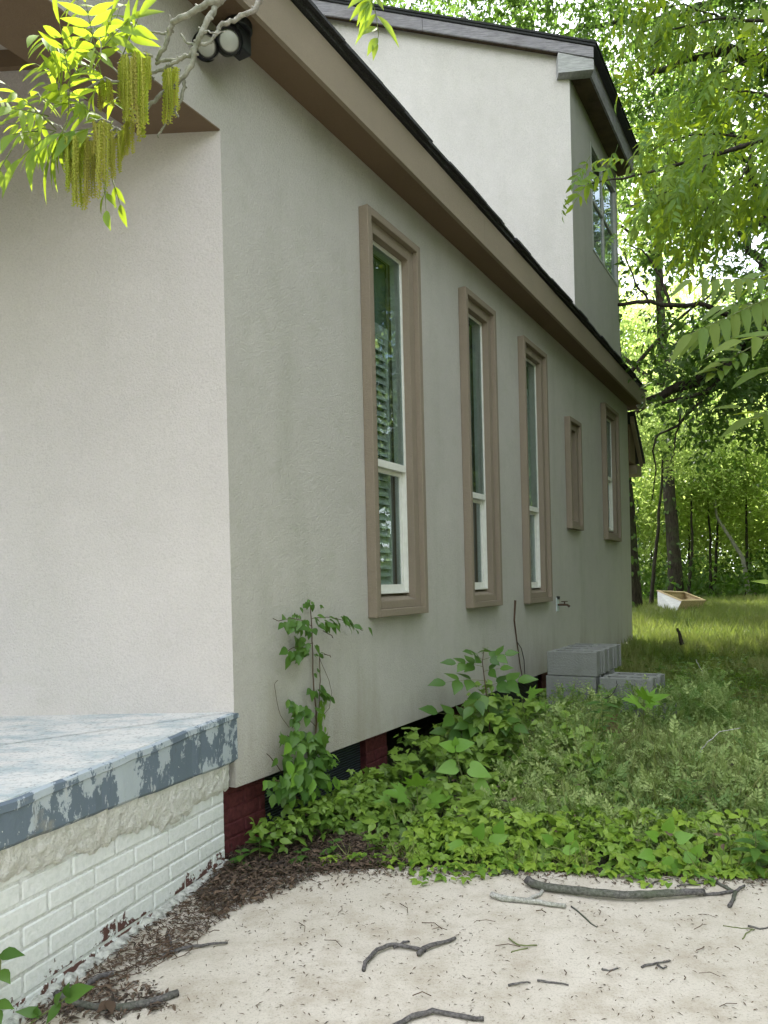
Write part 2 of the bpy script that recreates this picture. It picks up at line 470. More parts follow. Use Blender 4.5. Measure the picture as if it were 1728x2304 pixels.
DIAM = (np.array([(0, 0, 0), (.24, .45, .02), (0, 1, -.12), (-.24, .45, .02)]), [(0, 1, 2, 3)])
BLADE = (np.array([(-.02, 0, 0), (.02, 0, 0), (.013, .55, .06), (-.013, .55, .06), (0, 1, .26)]), [(0, 1, 2, 3), (3, 2, 4)])
def fan(out, cz=.0, droop=.15):
    v = [(0, .32, cz)] + [(x, y, -droop * y * y + .12 * abs(x)) for x, y in out]
    n = len(out)
    return np.array(v), [(0, 1 + i, 1 + (i + 1) % n) for i in range(n)]
HEART = fan([(0, .02), (.12, -.06), (.28, -.04), (.38, .12), (.36, .34), (.24, .6), (.1, .84), (0, 1), (-.1, .84), (-.24, .6), (-.36, .34), (-.38, .12), (-.28, -.04), (-.12, -.06)])
LOBED = fan([(0, 0), (.2, .02), (.42, -.08), (.30, .16), (.55, .30), (.26, .42), (.30, .72), (.10, .66), (0, 1), (-.12, .66), (-.34, .68), (-.26, .40), (-.52, .34), (-.30, .16), (-.40, -.06), (-.2, .02)])
MAPLE = fan([(0, 0), (.13, .10), (.48, -.12), (.36, .10), (.66, .26), (.40, .30), (.52, .62), (.22, .45), (.17, .74), (0, 1), (-.15, .72), (-.24, .45), (-.56, .58), (-.40, .28), (-.68, .22), (-.36, .08), (-.44, -.14), (-.13, .10)], 0, .1)

def merge_shapes(items):
    """items: (shape, pos, dir, normal, size) joined into one shape"""
    V, Fc, k = [], [], 0
    for (v, f), p, d, n, s in items:
        d = np.array(d, float); d /= np.linalg.norm(d); n = np.array(n, float); n = n - d * np.dot(n, d); n /= (np.linalg.norm(n) + 1e-9)
        x = np.cross(d, n)
        V.append((v[:, :1] * x + v[:, 1:2] * d + v[:, 2:3] * n) * s + np.array(p)); Fc += [tuple(i + k for i in q) for q in f]; k += len(v)
    return np.concatenate(V), Fc
PALM = merge_shapes([(SIMPLE if False else OVATE, (0, .0, 0), (math.sin(a), math.cos(a), -.1), (0, 0, 1), s) for a, s in ((-1.75, .6), (-.85, .85), (0, 1), (.85, .85), (1.75, .6))])
TRIF = merge_shapes([(OVATE, (0, .0, 0), (math.sin(a), math.cos(a), -.1), (0, 0, 1), s) for a, s in ((-1.35, .85), (0, 1), (1.35, .85))])
def pinnate(n, lf, ls=.34, curve=.25, spread=1.0, seed=1):
    r = random.Random(seed); it = []
    for i in range(n):
        t = .25 + .75 * i / n
        for sgn in (-1, 1):
            a = sgn * (1.05 + r.uniform(-.15, .15)) * spread
            it.append((lf, (0, t, -curve * t * t), (math.sin(a), math.cos(a) * .9, -.25 - r.uniform(0, .35)), (0, .1, 1), ls * (1 - .35 * abs(t - .6)) * r.uniform(.85, 1.1)))
    it.append((lf, (0, 1, -curve), (0, .8, -.5), (0, .3, 1), ls))
    v, f = merge_shapes(it)
    k = len(v); w = .008
    v = np.concatenate([v, [(-w, 0, 0), (w, 0, 0), (w, 1, -curve), (-w, 1, -curve), ]]); f = f + [(k, k + 1, k + 2, k + 3)]
    return v, f

def scatter(name, shapes, pos, dirs, nrm, size, mat, parent=None, tone=None, kind='stuff', smooth=False, wid=None):
    """many copies of small shapes in one mesh, with a per-piece 'tone'"""
    n = len(pos)
    pos = np.asarray(pos, float); dirs = np.asarray(dirs, float); nrm = np.asarray(nrm, float); size = np.broadcast_to(np.asarray(size, float), (n,))
    y = dirs / (np.linalg.norm(dirs, axis=1, keepdims=True) + 1e-9)
    z = nrm - y * (nrm * y).sum(1, keepdims=True); z /= (np.linalg.norm(z, axis=1, keepdims=True) + 1e-9)
    x = np.cross(y, z)
    if tone is None: tone = rng.random(n)
    which = rng.integers(0, len(shapes), n)
    Vs, L, S, T, k = [], [], [], [], 0
    wd = size if wid is None else size * wid
    for j, (bv, bf) in enumerate(shapes):
        ix = np.nonzero(which == j)[0]
        if not len(ix): continue
        V = (bv[None, :, 0:1] * x[ix][:, None, :]) * wd[ix][:, None, None] + (bv[None, :, 1:2] * y[ix][:, None, :] + bv[None, :, 2:3] * z[ix][:, None, :]) * size[ix][:, None, None] + pos[ix][:, None, :]
        nv = len(bv); Vs.append(V.reshape(-1, 3)); T.append(np.repeat(tone[ix], nv))
        lv = np.concatenate([np.array(q) for q in bf]); ls = np.array([len(q) for q in bf])
        L.append((lv[None, :] + (np.arange(len(ix)) * nv + k)[:, None]).ravel()); S.append(np.tile(ls, len(ix)))
        k += nv * len(ix)
    V = np.concatenate(Vs); L = np.concatenate(L); S = np.concatenate(S); T = np.concatenate(T)
    if parent is not None: V = V - rloc(parent)
    me = bpy.data.meshes.new(name)
    me.vertices.add(len(V)); me.vertices.foreach_set('co', V.astype(np.float32).ravel())
    me.loops.add(len(L)); me.loops.foreach_set('vertex_index', L.astype(np.int32))
    me.polygons.add(len(S)); st = np.concatenate([[0], np.cumsum(S)[:-1]])
    me.polygons.foreach_set('loop_start', st.astype(np.int32)); me.polygons.foreach_set('loop_total', S.astype(np.int32))
    at_ = me.attributes.new('tone', 'FLOAT', 'POINT'); at_.data.foreach_set('value', T.astype(np.float32))
    me.update(calc_edges=True)
    me.polygons.foreach_set('use_smooth', np.full(len(S), smooth))
    me.materials.append(MATS[mat])
    o = bpy.data.objects.new(name, me); link(o, parent)
    if kind: o['kind'] = kind
    return o
def unit(n):
    v = rng.normal(size=(n, 3)); return v / np.linalg.norm(v, axis=1, keepdims=True)
# ================================================================== SETTING
def terrain():
    xs = np.concatenate([np.linspace(-140, -8, 14), np.arange(-7, 14, .22), np.linspace(15, 170, 22)])
    ys = np.concatenate([np.linspace(-60, -3, 8), np.arange(-2, 24, .22), np.linspace(25, 260, 30)])
    X, Y = np.meshgrid(xs, ys); Z = hground(X, Y)
    V = []
    for i in range(X.size):
        x, y = X.flat[i], Y.flat[i]; z = Z.flat[i]
        if y > 3.6: z += (mnoise.noise(Vector((x * .8, y * .8, 0))) * .035) * min(1, (y - 3.6) / 2)
        V.append((x, y, z))
    nx, ny = len(xs), len(ys)
    Fc = [(j * nx + i, j * nx + i + 1, (j + 1) * nx + i + 1, (j + 1) * nx + i) for j in range(ny - 1) for i in range(nx - 1)]
    me = bpy.data.meshes.new('ground'); me.from_pydata(V, [], Fc); me.update(); me.materials.append(MATS['soil'])
    me.polygons.foreach_set('use_smooth', [True] * len(Fc))
    o = bpy.data.objects.new('ground', me); link(o); tag(o, kind='structure')
terrain()

def driveway():
    edge = [(-6, 2.6), (-2.2, 3.0), (-.58, 3.107), (-.28, 3.185), (.05, 3.205), (.49, 3.14), (1.04, 3.055), (1.49, 2.99), (2.5, 2.87), (7, 2.3)]
    xs = np.arange(-2.4, 4.21, .04)
    ye = np.interp(xs, [e[0] for e in edge], [e[1] for e in edge])
    far = [(x, y + .012 * mnoise.noise(Vector((x * 9, 0, 0))) + .02 * mnoise.noise(Vector((x * 2.3, 5, 0)))) for x, y in zip(xs, ye)]
    pts = [(p[0], p[1], 0.0) for p in far] + [(4.2, -.9, 0.0), (-2.4, -.9, 0.0)]
    m = MB().prism([(x, y, -.12) for x, y, z in pts], pts)
    o = m.build('driveway', 'driveway_concrete'); tag(o, kind='structure')
driveway()

# ================================================================== HOUSE
house = empty('house', W(0, 0, 0), 'beige stucco house with brown window surrounds, low eave and a taller rear storey', 'house')
fW = W
SOF = 3.655; ZB = .325; SE = 8.56
WINS = [(1.17, 1.84, 1.01, 3.37, 1.93), (2.58, 3.20, 1.01, 3.37, 1.87), (3.88, 4.56, 1.00, 3.37, 1.87), (5.31, 5.78, 1.74, 2.92, None), (6.94, 7.70, 1.69, 3.385, 2.50)]
INS = .10
def wall_side():
    m = MB(); s = 0.0
    for s0, s1, z0, z1, zm in WINS:
        a, b, c, d = s0 + INS, s1 - INS, z0 + INS, z1 - INS
        m.boxf(fW, s, a, -.14, 0, ZB, SOF + .05)
        m.boxf(fW, a, b, -.14, 0, ZB, c); m.boxf(fW, a, b, -.14, 0, d, SOF + .05); s = b
    m.boxf(fW, s, SE, -.14, 0, ZB, SOF + .05)
    m.boxf(fW, -3.4, 0, -.32, 0, 3.21, SOF + .05)
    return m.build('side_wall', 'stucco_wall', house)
wall_side()
MB().boxf(fW, -3.4, -.004, -.324, .002, 3.204, 3.2095).build('beam_soffit', 'stucco_soffit', house)
MB().boxf(F, .0, 5.2, -.12, 0, .60, 3.66).build('front_wall', 'stucco_front', house)
MB().boxf(F, .30, 5.2, 0.002, .03, 3.515, 3.59).build('ceiling_trim', 'stucco_soffit', house)
cl = [W(-3.4, -.3, 3.592), W(0.3, -.3, 3.592), W(2.2, -4.6, 3.592), W(-3.4, -5.5, 3.592)]
MB().prism(cl, [c + Zv * .03 for c in cl]).build('porch_ceiling', 'ceiling_board', house)
MB().boxf(fW, -2.75, -2.45, -6.2, -.33, 3.05, 3.66).build('porch_beam', 'stucco_wall', house)  # unseen beam added at the front, set low to darken the wall top
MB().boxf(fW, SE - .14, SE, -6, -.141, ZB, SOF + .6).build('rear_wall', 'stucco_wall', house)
MB().boxf(fW, -.5, SE, -6.1, -6, ZB, SOF + 2.2).boxf(fW, 1, SE - .2, -2.6, -2.5, .3, 6).boxf(fW, .3, SE - .2, -5.9, -.15, .3, .33).build('interior_wall', 'interior', house)
# eave
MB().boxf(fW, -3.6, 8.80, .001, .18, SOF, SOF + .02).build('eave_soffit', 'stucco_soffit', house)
fas = MB()
for k in range(4):
    a = -3.6 + k * 3.11
    fas.boxf(fW, a, a + 3.108, .1795, .205, SOF - .012, 3.868)
fas.boxf(fW, 8.80, 8.815, -.1, .18, SOF - .01, 3.85)
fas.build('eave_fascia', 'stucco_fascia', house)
RS = .36
def rz(o, base=3.885): return base + (.235 - o) * RS
def roofq(m, s0, s1, o0, o1, t=.03, lift=0):
    c = [(s0, o0), (s1, o0), (s1, o1), (s0, o1)]
    m.prism([W(s, o, rz(o) + lift) for s, o in c], [W(s, o, rz(o) + t + lift) for s, o in c])
m = MB(); roofq(m, -3.7, 8.9, .215, -7); m.build('main_roof', 'shingle', house)
# every shingle of the drip row is a piece
random.seed(3)
s = -.9
shp = None
while s < 8.86:
    L = .31
    mb = MB(); dz = random.uniform(-.012, .002); do = random.uniform(.0, .018)
    c = [(s, .232 + do), (min(s + L, 8.9), .232 + do + random.uniform(-.008, .008)), (min(s + L, 8.9), .05), (s, .05)]
    mb.prism([W(a, o, rz(o) + .031 + dz * (o > .1)) for a, o in c], [W(a, o, rz(o) + .047 + dz * (o > .1)) for a, o in c])
    if 0 < 1: mb.prism([W(a + .08, o - .012, rz(o) + .048) for a, o in c], [W(a + .08, o - .012, rz(o) + .058) for a, o in c])
    mb.build('shingle', 'shingle', house)
    s += L + .006

# ---------------- windows
def ring(m, a, b, c, d, w, o0, o1, fr=fW, tops=True):
    m.boxf(fr, a, a + w, o0, o1, c, d); m.boxf(fr, b - w, b, o0, o1, c, d)
    m.boxf(fr, a + w, b - w, o0, o1, c, c + w); m.boxf(fr, a + w, b - w, o0, o1, d - w, d)
def window(s0, s1, z0, z1, zm, slats=None, lab=None):
    fr = MB(); ring(fr, s0, s1, z0, z1, .045, .001, .062)
    w = fr.build('window', 'stucco_trim', house, bevel=.004)
    if lab: w['label'] = lab
    inn = MB(); a, b, c, d = s0 + .045, s1 - .045, z0 + .045, z1 - .045; k = .068
    inn.boxf(fW, a, a + k, -.12, .028, c, d).boxf(fW, b - k, b, -.12, .028, c, d).boxf(fW, a + k, b - k, -.12, .028, d - k, d)
    # sloping sill
    inn.hexa([W(a + k, -.12, c), W(b - k, -.12, c), W(b - k, .028, c), W(a + k, .028, c), W(a + k, -.12, c + k + .035), W(b - k, -.12, c + k + .035), W(b - k, .028, c + k - .02), W(a + k, .028, c + k - .02)])
    inn.build('casing', 'stucco_trim', w, bevel=.003)
    a, b, c, d = a + k, b - k, c + k + .02, d - k
    if zm is None:
        MB().boxf(fW, a, b, -.115, -.09, c, d).build('panel', 'stucco_trim', w)
        g = MB(); ring(g, a, b, c, d, .018, -.09, -.07); g.build('sash', 'stucco_trim', w); return w
    f = MB(); ring(f, a, b, c, d, .011, -.10, -.019); f.build('frame', 'white_vinyl', w, bevel=.002)
    a += .011; b -= .011; c += .011; d -= .011
    u = MB(); ring(u, a, b, zm - .022, d, .012, -.045, -.018); u.boxf(fW, a + .012, b - .012, -.050, -.014, zm - .024, zm + .02); u.build('upper_sash', 'white_vinyl', w, bevel=.0015)
    MB().boxf(fW, a + .012, b - .012, -.027, -.024, zm + .02, d - .012).build('pane', 'window_glass', w)
    l = MB(); ring(l, a, b, c, zm - .024, .026, -.070, -.046); l.boxf(fW, a, b, -.073, -.044, c, c + .045); l.build('lower_sash', 'white_vinyl', w, bevel=.0015)
    MB().boxf(fW, a + .026, b - .026, -.060, -.057, c + .045, zm - .05).build('pane', 'window_glass', w)
    MB().boxf(fW, a - .02, b + .02, -.150, -.145, c - .02, d + .02).build('curtain', 'curtain' if slats else 'interior', w)
    if slats:
        sa, sb, zlo, zhi, st = slats
        sm = None; z = zlo; i = 0
        while z < zhi:
            tl = random.uniform(-.004, .004)
            q = MB().hexa([W(sa, -.108, z), W(sb, -.108, z + tl), W(sb, -.084, z - .044 + tl), W(sa, -.084, z - .044), W(sa, -.111, z + .004), W(sb, -.111, z + .004 + tl), W(sb, -.086, z - .040 + tl), W(sa, -.086, z - .040)])
            q.build('slat', 'slat_white', w); z += st
        MB().boxf(fW, sa - .01, sb + .03, -.113, -.082, zhi, zhi + .07).boxf(fW, sb, sb + .025, -.112, -.085, zlo - .04, zhi).build('shutter_frame', 'slat_white', w)
    return w
window(*WINS[0], slats=(1.34, 1.615, 1.14, 2.74, .050), lab='tall window with louvred shutter inside, nearest the house corner')
window(*WINS[1], lab='tall window with dark foliage reflection, second from the corner')
window(*WINS[2], slats=(4.14, 4.385, 1.14, 2.95, .050), lab='tall window with louvred shutter inside, third from the corner')
window(*WINS[3], lab='small narrow blanked window')
window(*WINS[4], slats=(7.30, 7.53, 1.85, 3.2, .055), lab='shorter two-sash window near the far end')

# ---------------- foundation under the side wall
def bricks(parent, fr, a0, a1, z0, z1, o0, o1, mat, mmat, L=.205, H=.0595, J=.007, tilt=0, name='brick', jd=.006, jit=.002, seed=1):
    r = random.Random(seed)
    MB().boxf(fr, a0, a1, o0 - .02, o1 - jd, z0, z1).build('mortar', mmat, parent)
    row, z = 0, z0
    while z < z1 - .02:
        a = a0 - (.107 if row % 2 else 0)
        while a < a1 - .01:
            b0, b1 = max(a, a0), min(a + L, a1)
            if b1 - b0 > .03:
                e = o1 + r.uniform(-jit, jit); zz = z + tilt * (b0 - a0); zz1 = z + tilt * (b1 - a0)
                h = min(H, z1 - z)
                MB().hexa([fr(b0, o0, zz), fr(b1, o0, zz1), fr(b1, e, zz1), fr(b0, e, zz), fr(b0, o0, zz + h), fr(b1, o0, zz1 + h), fr(b1, e, zz1 + h), fr(b0, e, zz + h)]).build(name, mat, parent, bevel=.006)
            a += L + J
        z += H + J; row += 1
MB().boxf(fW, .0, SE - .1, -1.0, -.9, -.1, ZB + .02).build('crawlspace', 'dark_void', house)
for i, (a, b) in enumerate(((-.06, .30), (1.25, 1.50), (2.80, 3.05), (4.6, 4.85), (6.6, 6.85))):
    MB().boxf(fW, a, b, -.25, -.085, -.1, ZB + .01).build('brick_pier', 'painted_mortar' if 0 else 'red_brick', house)
    pier = house.children[-1]
    bricks(pier, fW, a, b, -.05, ZB - .008, -.10, -.078, 'red_brick', 'red_brick', seed=i)
for a, b in ((.305, 1.245), (3.06, 4.59), (4.86, 6.59)):
    MB().boxf(fW, a, b, -.14, -.12, -.1, ZB + .01).build('vent_screen', 'vent_screen', house)
MB().boxf(fW, 6.86, SE - .05, -.14, -.12, -.1, ZB + .01).build('skirt_panel', 'block_grey', house)

# ---------------- upper storey
PU = W(5.85, 0, 0)
def Q(l, o, z): return np.array([PU[0], PU[1], 0]) + G * l + GN * o + Zv * z
def onQ(x, y, o=0.0):
    p = on_plane(x, y, Q(0, o, 0), GN); return np.dot(p - Q(0, o, 0), G), p[2]
l1, zz1 = onQ(1202, 127); l2, zz2 = onQ(730, 50)
RK = (zz2 - zz1) / (l2 - l1); RB = zz1 - RK * l1
def zr(l): return RB + RK * l
gw = MB().prism([Q(0, 0, 3.9), Q(6, 0, 3.9), Q(6, 0, zr(6) + .03), Q(0, 0, zr(0) + .03)], [Q(0, -.12, 3.9), Q(6, -.12, 3.9), Q(6, -.12, zr(6) + .03), Q(0, -.12, zr(0) + .03)])
gw.build('upper_gable_wall', 'stucco_gable_lit', house)
UW = (6.74, 8.08, 5.20, 6.52)
mu = MB(); zt = zr(0) + .03
S1 = 8.19
mu.boxf(fW, 5.85, UW[0], -.13, 0, 3.9, zt).boxf(fW, UW[0], UW[1], -.13, 0, 3.9, UW[2]).boxf(fW, UW[0], UW[1], -.13, 0, UW[3], zt).boxf(fW, UW[1], S1, -.13, 0, 3.9, zt)
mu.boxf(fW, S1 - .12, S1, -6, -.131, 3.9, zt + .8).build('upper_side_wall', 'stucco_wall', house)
uw = MB(); ring(uw, UW[0], UW[1], UW[2], UW[3], .03, -.05, .008)
uwo = uw.build('window', 'frame_grey', house); uwo['label'] = 'upstairs sliding window high under the rear eave'
a, b, c, d = UW[0] + .035, UW[1] - .035, UW[2] + .035, UW[3] - .035; mid = (a + b) / 2 - .02
MB().boxf(fW, mid - .02, mid + .02, -.045, -.006, c, d).boxf(fW, a, mid - .02, -.04, -.01, c + .62, c + .65).boxf(fW, mid + .02, b, -.04, -.01, c + .62, c + .65).build('sash', 'frame_grey', uwo)
for x0, x1 in ((a, mid - .02), (mid + .02, b)):
    for y0, y1 in ((c, c + .62), (c + .65, d)):
        MB().boxf(fW, x0 + .002, x1 - .002, -.03, -.026, y0 + .002, y1 - .002).build('pane', 'window_glass', uwo)
# rake board, corner box, eave board, roof
E_ = .12
def lineQ(p, q, o):
    a_, za = onQ(*p, o); b_, zb = onQ(*q, o); k = (zb - za) / (b_ - a_); return lambda l: za + k * (l - a_)
rb = lineQ((730, 36), (1202, 111), E_); rt = lineQ((730, 8), (1283, 101), E_)
lr = onQ(1283, 140, E_)[0]; ll = onQ(1206, 140, E_)[0]
def rakebox(m, la, lb, fb, ft, o0, o1):
    m.hexa([Q(la, o0, fb(la)), Q(lb, o0, fb(lb)), Q(lb, o1, fb(lb)), Q(la, o1, fb(la)), Q(la, o0, ft(la)), Q(lb, o0, ft(lb)), Q(lb, o1, ft(lb)), Q(la, o1, ft(la))])
for la, lb in ((lr, 1.62), (1.623, 3.9), (3.903, 6.1)):
    m = MB(); rakebox(m, la, lb, rb, rt, E_ - .022, E_); m.build('rake_board', 'weathered_board', house, bevel=.003)
m = MB(); rakebox(m, ll, 6.1, lambda l: zr(l) + .031, lambda l: zr(l) + .045, .001, E_ - .023); m.build('rake_soffit', 'brown_soffit', house)
bt = lineQ((1205, 113), (1283, 128), E_ + .0); bb = lineQ((1207, 158), (1283, 150), E_ + .0)
m = MB(); rakebox(m, lr + .001, ll, bb, lambda l: min(bt(l), rb(l)) - .002, -.02, E_ + .004); m.build('eave_return', 'weathered_white', house, bevel=.003)
zeb = bb(lr); OE = float(np.dot(Q(lr, 0, 0) - P0, N)); s_e = 5.87
MB().boxf(fW, s_e, 8.30, OE - .022, OE, zeb, rt(lr) - .0).build('upper_fascia', 'weathered_board', house)
MB().boxf(fW, s_e, 8.28, .001, OE - .023, zeb + .01, zeb + .025).build('upper_soffit', 'brown_soffit', house)
zs = lambda l: rt(l) + .002
for k, (ex, t0, t1) in enumerate(((.018, 0, .022), (.03, .024, .04), (.02, .042, .054))):
    A_ = [Q(lr - ex, E_ + ex, 0), Q(6.2, E_ + ex, 0), Q(6.2, E_ + ex, 0) + U * 2.55, Q(lr - ex, E_ + ex, 0) + U * 2.62]
    ls_ = [lr - ex, 6.2, 6.2, lr - ex]
    MB().prism([p + Zv * (zs(l) + t0) for p, l in zip(A_, ls_)], [p + Zv * (zs(l) + t1) for p, l in zip(A_, ls_)]).build('upper_roof', 'shingle', house)
random.seed(5)
for k in range(9):   # tabs of the drip row of the upper eave
    s0 = 5.80 + k * .28
    c = [(s0, OE + .035 + random.uniform(0, .02)), (s0 + .275, OE + .035 + random.uniform(0, .02)), (s0 + .275, OE - .1), (s0, OE - .1)]
    zz = lambda o: zs(lr) + (OE - o) * .21 + .056
    MB().prism([W(a_, o, zz(o) - .012) for a_, o in c], [W(a_, o, zz(o) + .006) for a_, o in c]).build('shingle', 'shingle', house)

# a broken bit of dead limb caught on the upper roof
_l = onQ(985, 30, .05)[0]
_c = Q(_l, -.05, zs(_l) + .10)
lb = empty('dead_limb', _c, 'gnarled piece of broken dead limb lying on the upper roof edge', 'limb')
MB().tube([Q(_l + .42, -.15, zs(_l + .42) + .06), Q(_l + .2, -.10, zs(_l + .2) + .09), Q(_l, -.05, zs(_l) + .11), Q(_l - .10, 0, zs(_l) + .08)], [.03, .06, .085, .06], 9, rough=.35).build('wood', 'bark_pale', lb)
# rear lean-to roof beyond the far corner
m = MB(); pr = [(SE + .02, 3.52), (9.28, 2.92), (9.28, 2.97), (SE + .02, 3.58)]
m.prism([W(s, -2.5, z) for s, z in pr], [W(s, .10, z) for s, z in pr]); m.build('rear_roof', 'shingle', house)
m = MB(); pr = [(SE + .03, 3.43), (9.22, 2.87), (9.22, 2.915), (SE + .03, 3.515)]
m.prism([W(s, .03, z) for s, z in pr], [W(s, .08, z) for s, z in pr]); m.build('rear_rake_board', 'stucco_fascia', house)
MB().boxf(fW, 8.85, 9.2, -2.4, .06, 2.72, 2.86).build('rear_eave_box', 'stucco_fascia', house)
MB().boxf(fW, SE + .005, 8.95, -2.4, .02, 2.87, 3.4).build('rear_soffit', 'stucco_soffit', house)

# ================================================================== PORCH
porch = empty('porch', B(0, 0, 0), 'raised front porch with peeling blue-grey slab edge on a white painted brick base', 'porch')
def bw(t, o, z): return B(t, o, z + .03 * t)
wallp = MB().boxf(bw, .0, 2.6, -.3, -.02, -.12, .50).build('brick_base', 'painted_mortar', porch)
bricks(wallp, bw, 0, 1.72, -.052, .42, -.05, 0, 'painted_brick', 'painted_mortar', jd=.0032, jit=.0015, seed=4)
def slab():
    tl, tr = -.185, 2.9
    n = 90; front, botf = [], []
    for i in range(n + 1):
        t = tl + (tr - tl) * i / n
        oo = .035 + .008 * mnoise.noise(Vector((t * 5, 1, 0))) + .004 * mnoise.noise(Vector((t * 21, 4, 0)))
        zt = .657 - .022 * max(t, 0) + .005 * mnoise.noise(Vector((t * 8, 9, 0)))
        zb = .437 + .05 * max(t, 0) + (0 if t > 0 else 0) + .003 * mnoise.noise(Vector((t * 11, 2, 0)))
        front.append((t, oo, zt, zb))
    m = MB(); vs = []; fs = []
    for t, oo, zt, zb in front:
        vs += [B(t, oo - .012, zb), B(t, oo, zb + .012), B(t, oo, zt - .03), B(t, oo + .004, zt - .026), B(t, oo + .002, zt - .006), B(t, oo - .012, zt)]
    for i in range(n):
        for k in range(5):
            a = i * 6 + k; fs.append((a, a + 6, a + 7, a + 1))
    # right end cap
    vs_e = [B(tl, -.35, .437), B(tl, -.35, .657)]; k0 = len(vs); vs += vs_e
    fs.append((0, 1, 2, 3, 4, 5, k0 + 1, k0))
    m.add(vs, fs); sf = m.build('slab_edge', 'slab_face_paint', porch)
    m = MB(); vs = [B(t, oo - .012, zt) for t, oo, zt, zb in front]; nb = len(vs)
    vs += [B(t, oo - .012, zb) for t, oo, zt, zb in front]
    back = [np.array([-4.5, .5, .60]), F(4.4, -.01, .655), F(-.0, -.01, .657)]
    vs += back + [b_ - Zv * .2 for b_ in back]
    ktop = list(range(nb)) + [2 * nb, 2 * nb + 1, 2 * nb + 2]
    m.add(vs, [tuple(ktop), tuple([k + nb for k in range(nb)] + [2 * nb + 3, 2 * nb + 4, 2 * nb + 5])])
    m.build('slab', 'slab_top_paint', porch)
slab()
def skim():
    n = 240; vs, fs = [], []; t0, t1 = -.02, 2.0; R = 9
    low = [(-.03, .322), (.12, .325), (.25, .332), (.29, .300), (.33, .318), (.38, .292), (.43, .318), (.47, .294), (.52, .34), (.62, .345), (.7, .362), (.8, .352), (.87, .35), (.95, .392), (.99, .378), (1.08, .382), (1.15, .40), (1.24, .405), (2.0, .42)]
    for i in range(n + 1):
        t = t0 + (t1 - t0) * i / n
        zl = np.interp(t, [a for a, b in low], [b for a, b in low]) + .014 * mnoise.noise(Vector((t * 30, 0, 0))) + .009 * mnoise.noise(Vector((t * 90, 3, 0)))
        zh = .445 + .05 * max(t, 0)
        for j in range(R + 1):
            f = j / R; z = zl + (zh - zl) * f
            e = .008 + .014 * (f ** .5) + .009 * mnoise.noise(Vector((t * 30, z * 30, 0))) + .004 * mnoise.noise(Vector((t * 75, z * 75, 0)))
            if j == 0: e = .001
            vs.append(B(t, e, z))
    for i in range(n):
        for j in range(R):
            a = i * (R + 1) + j; fs.append((a, a + R + 1, a + R + 2, a + 1))
    MB().add(vs, fs).build('stucco_skim', 'stucco_skim', porch, smooth=True)
skim()
MB().boxf(B, -.05, -.022, -.1, -.01, .325, .44).build('corner_strip', 'weathered_white', porch)
def smear():      # broken mortar bead along the foot of the brick base
    vs, fs = [], []; n = 150
    for i in range(n + 1):
        t = -.02 + 1.9 * i / n
        w = .016 + .022 * mnoise.noise(Vector((t * 7, 0, 3))) + .015 * mnoise.noise(Vector((t * 40, 0, 3)))
        h = .014 + .008 * mnoise.noise(Vector((t * 30, 5, 3)))
        if t < .15: w *= .2
        for j, (o, z) in enumerate(((-.01, h * 1.6), (.006, h * 1.4), (w * .6 + .01, h), (w + .012, .0005))):
            vs.append(B(t, o, max(z, .0005)))
    for i in range(n):
        for j in range(3): a = i * 4 + j; fs.append((a, a + 4, a + 5, a + 1))
    MB().add(vs, fs).build('mortar_bead', 'mortar_white', porch)
smear()

# ================================================================== SMALL FITTINGS
def cyl(m, c, d, r0, r1, L, sides=20, cap=True):
    d = np.array(d, float); d /= np.linalg.norm(d); c = np.array(c, float)
    m.tube([c, c + d * L], [r0, r1], sides, cap); return m
def floodlight():
    c = at(462, 5, np.dot(W(.12, .09, 0), [0, 1, 0])); c = W(.03, .09, SOF)
    r = empty('floodlight', c, 'black twin-head security floodlight under the eave above the porch corner', 'floodlight')
    m = MB(); cyl(m, c - Zv * .035, (0, 0, 1), .062, .062, .034)
    m.boxf(lambda a, b, z: c + U * a + N * b + Zv * z, -.045, .045, -.035, .035, -.125, -.036)
    m.build('mount', 'dark_metal', r, bevel=.005)
    yc = c[1]
    for (x, y, dv) in ((447, 98, (-.10, -.72, -.68)), (494, 90, (.30, -.86, -.42))):
        p = at(x, y, yc - .13); d = np.array(dv); d /= np.linalg.norm(d)
        a = p - d * .105; h = MB()
        h.tube([a - d * .02, a, a + d * .03, p, p + d * .012], [.010, .032, .043, .050, .050], 24, True)
        hd = h.build('lamp_head', 'dark_metal', r, smooth=False)
        # rim
        rim = MB(); rim.tube([p, p + d * .03], [.053, .055], 28, False); rim.tube([p, p + d * .03], [.047, .050], 28, False); rim.build('rim', 'dark_metal', hd)
        ln = MB(); ln.tube([p + d * .0125, p + d * .017, p + d * .020], [.045, .034, .004], 24, True); ln.build('lens', 'lens_white', hd, smooth=True)
        j = MB(); j.tube([c - Zv * .12, (c - Zv * .12 + a) / 2 - Zv * .01, a], .012, 8); j.build('swivel_arm', 'dark_metal', r)
floodlight()
def bulb():
    c = on_plane(1383, 875, W(8.55, 0, 0), U); dep = c[1]
    r = empty('eave_lamp', c, 'small round clear lamp on a black holder at the far eave corner', 'lamp')
    m = MB(); R_ = .052
    m.tube([c + Zv * (-R_), c + Zv * (-R_ * .7), c, c + Zv * R_ * .7, c + Zv * R_], [.006, R_ * .7, R_, R_ * .7, .012], 16); m.build('globe', 'bulb_glass', r, smooth=True)
    MB().tube([c + Zv * R_ * .8, c + Zv * (SOF - c[2] - .001)], [.022, .03], 12).build('holder', 'dark_metal', r)
bulb()
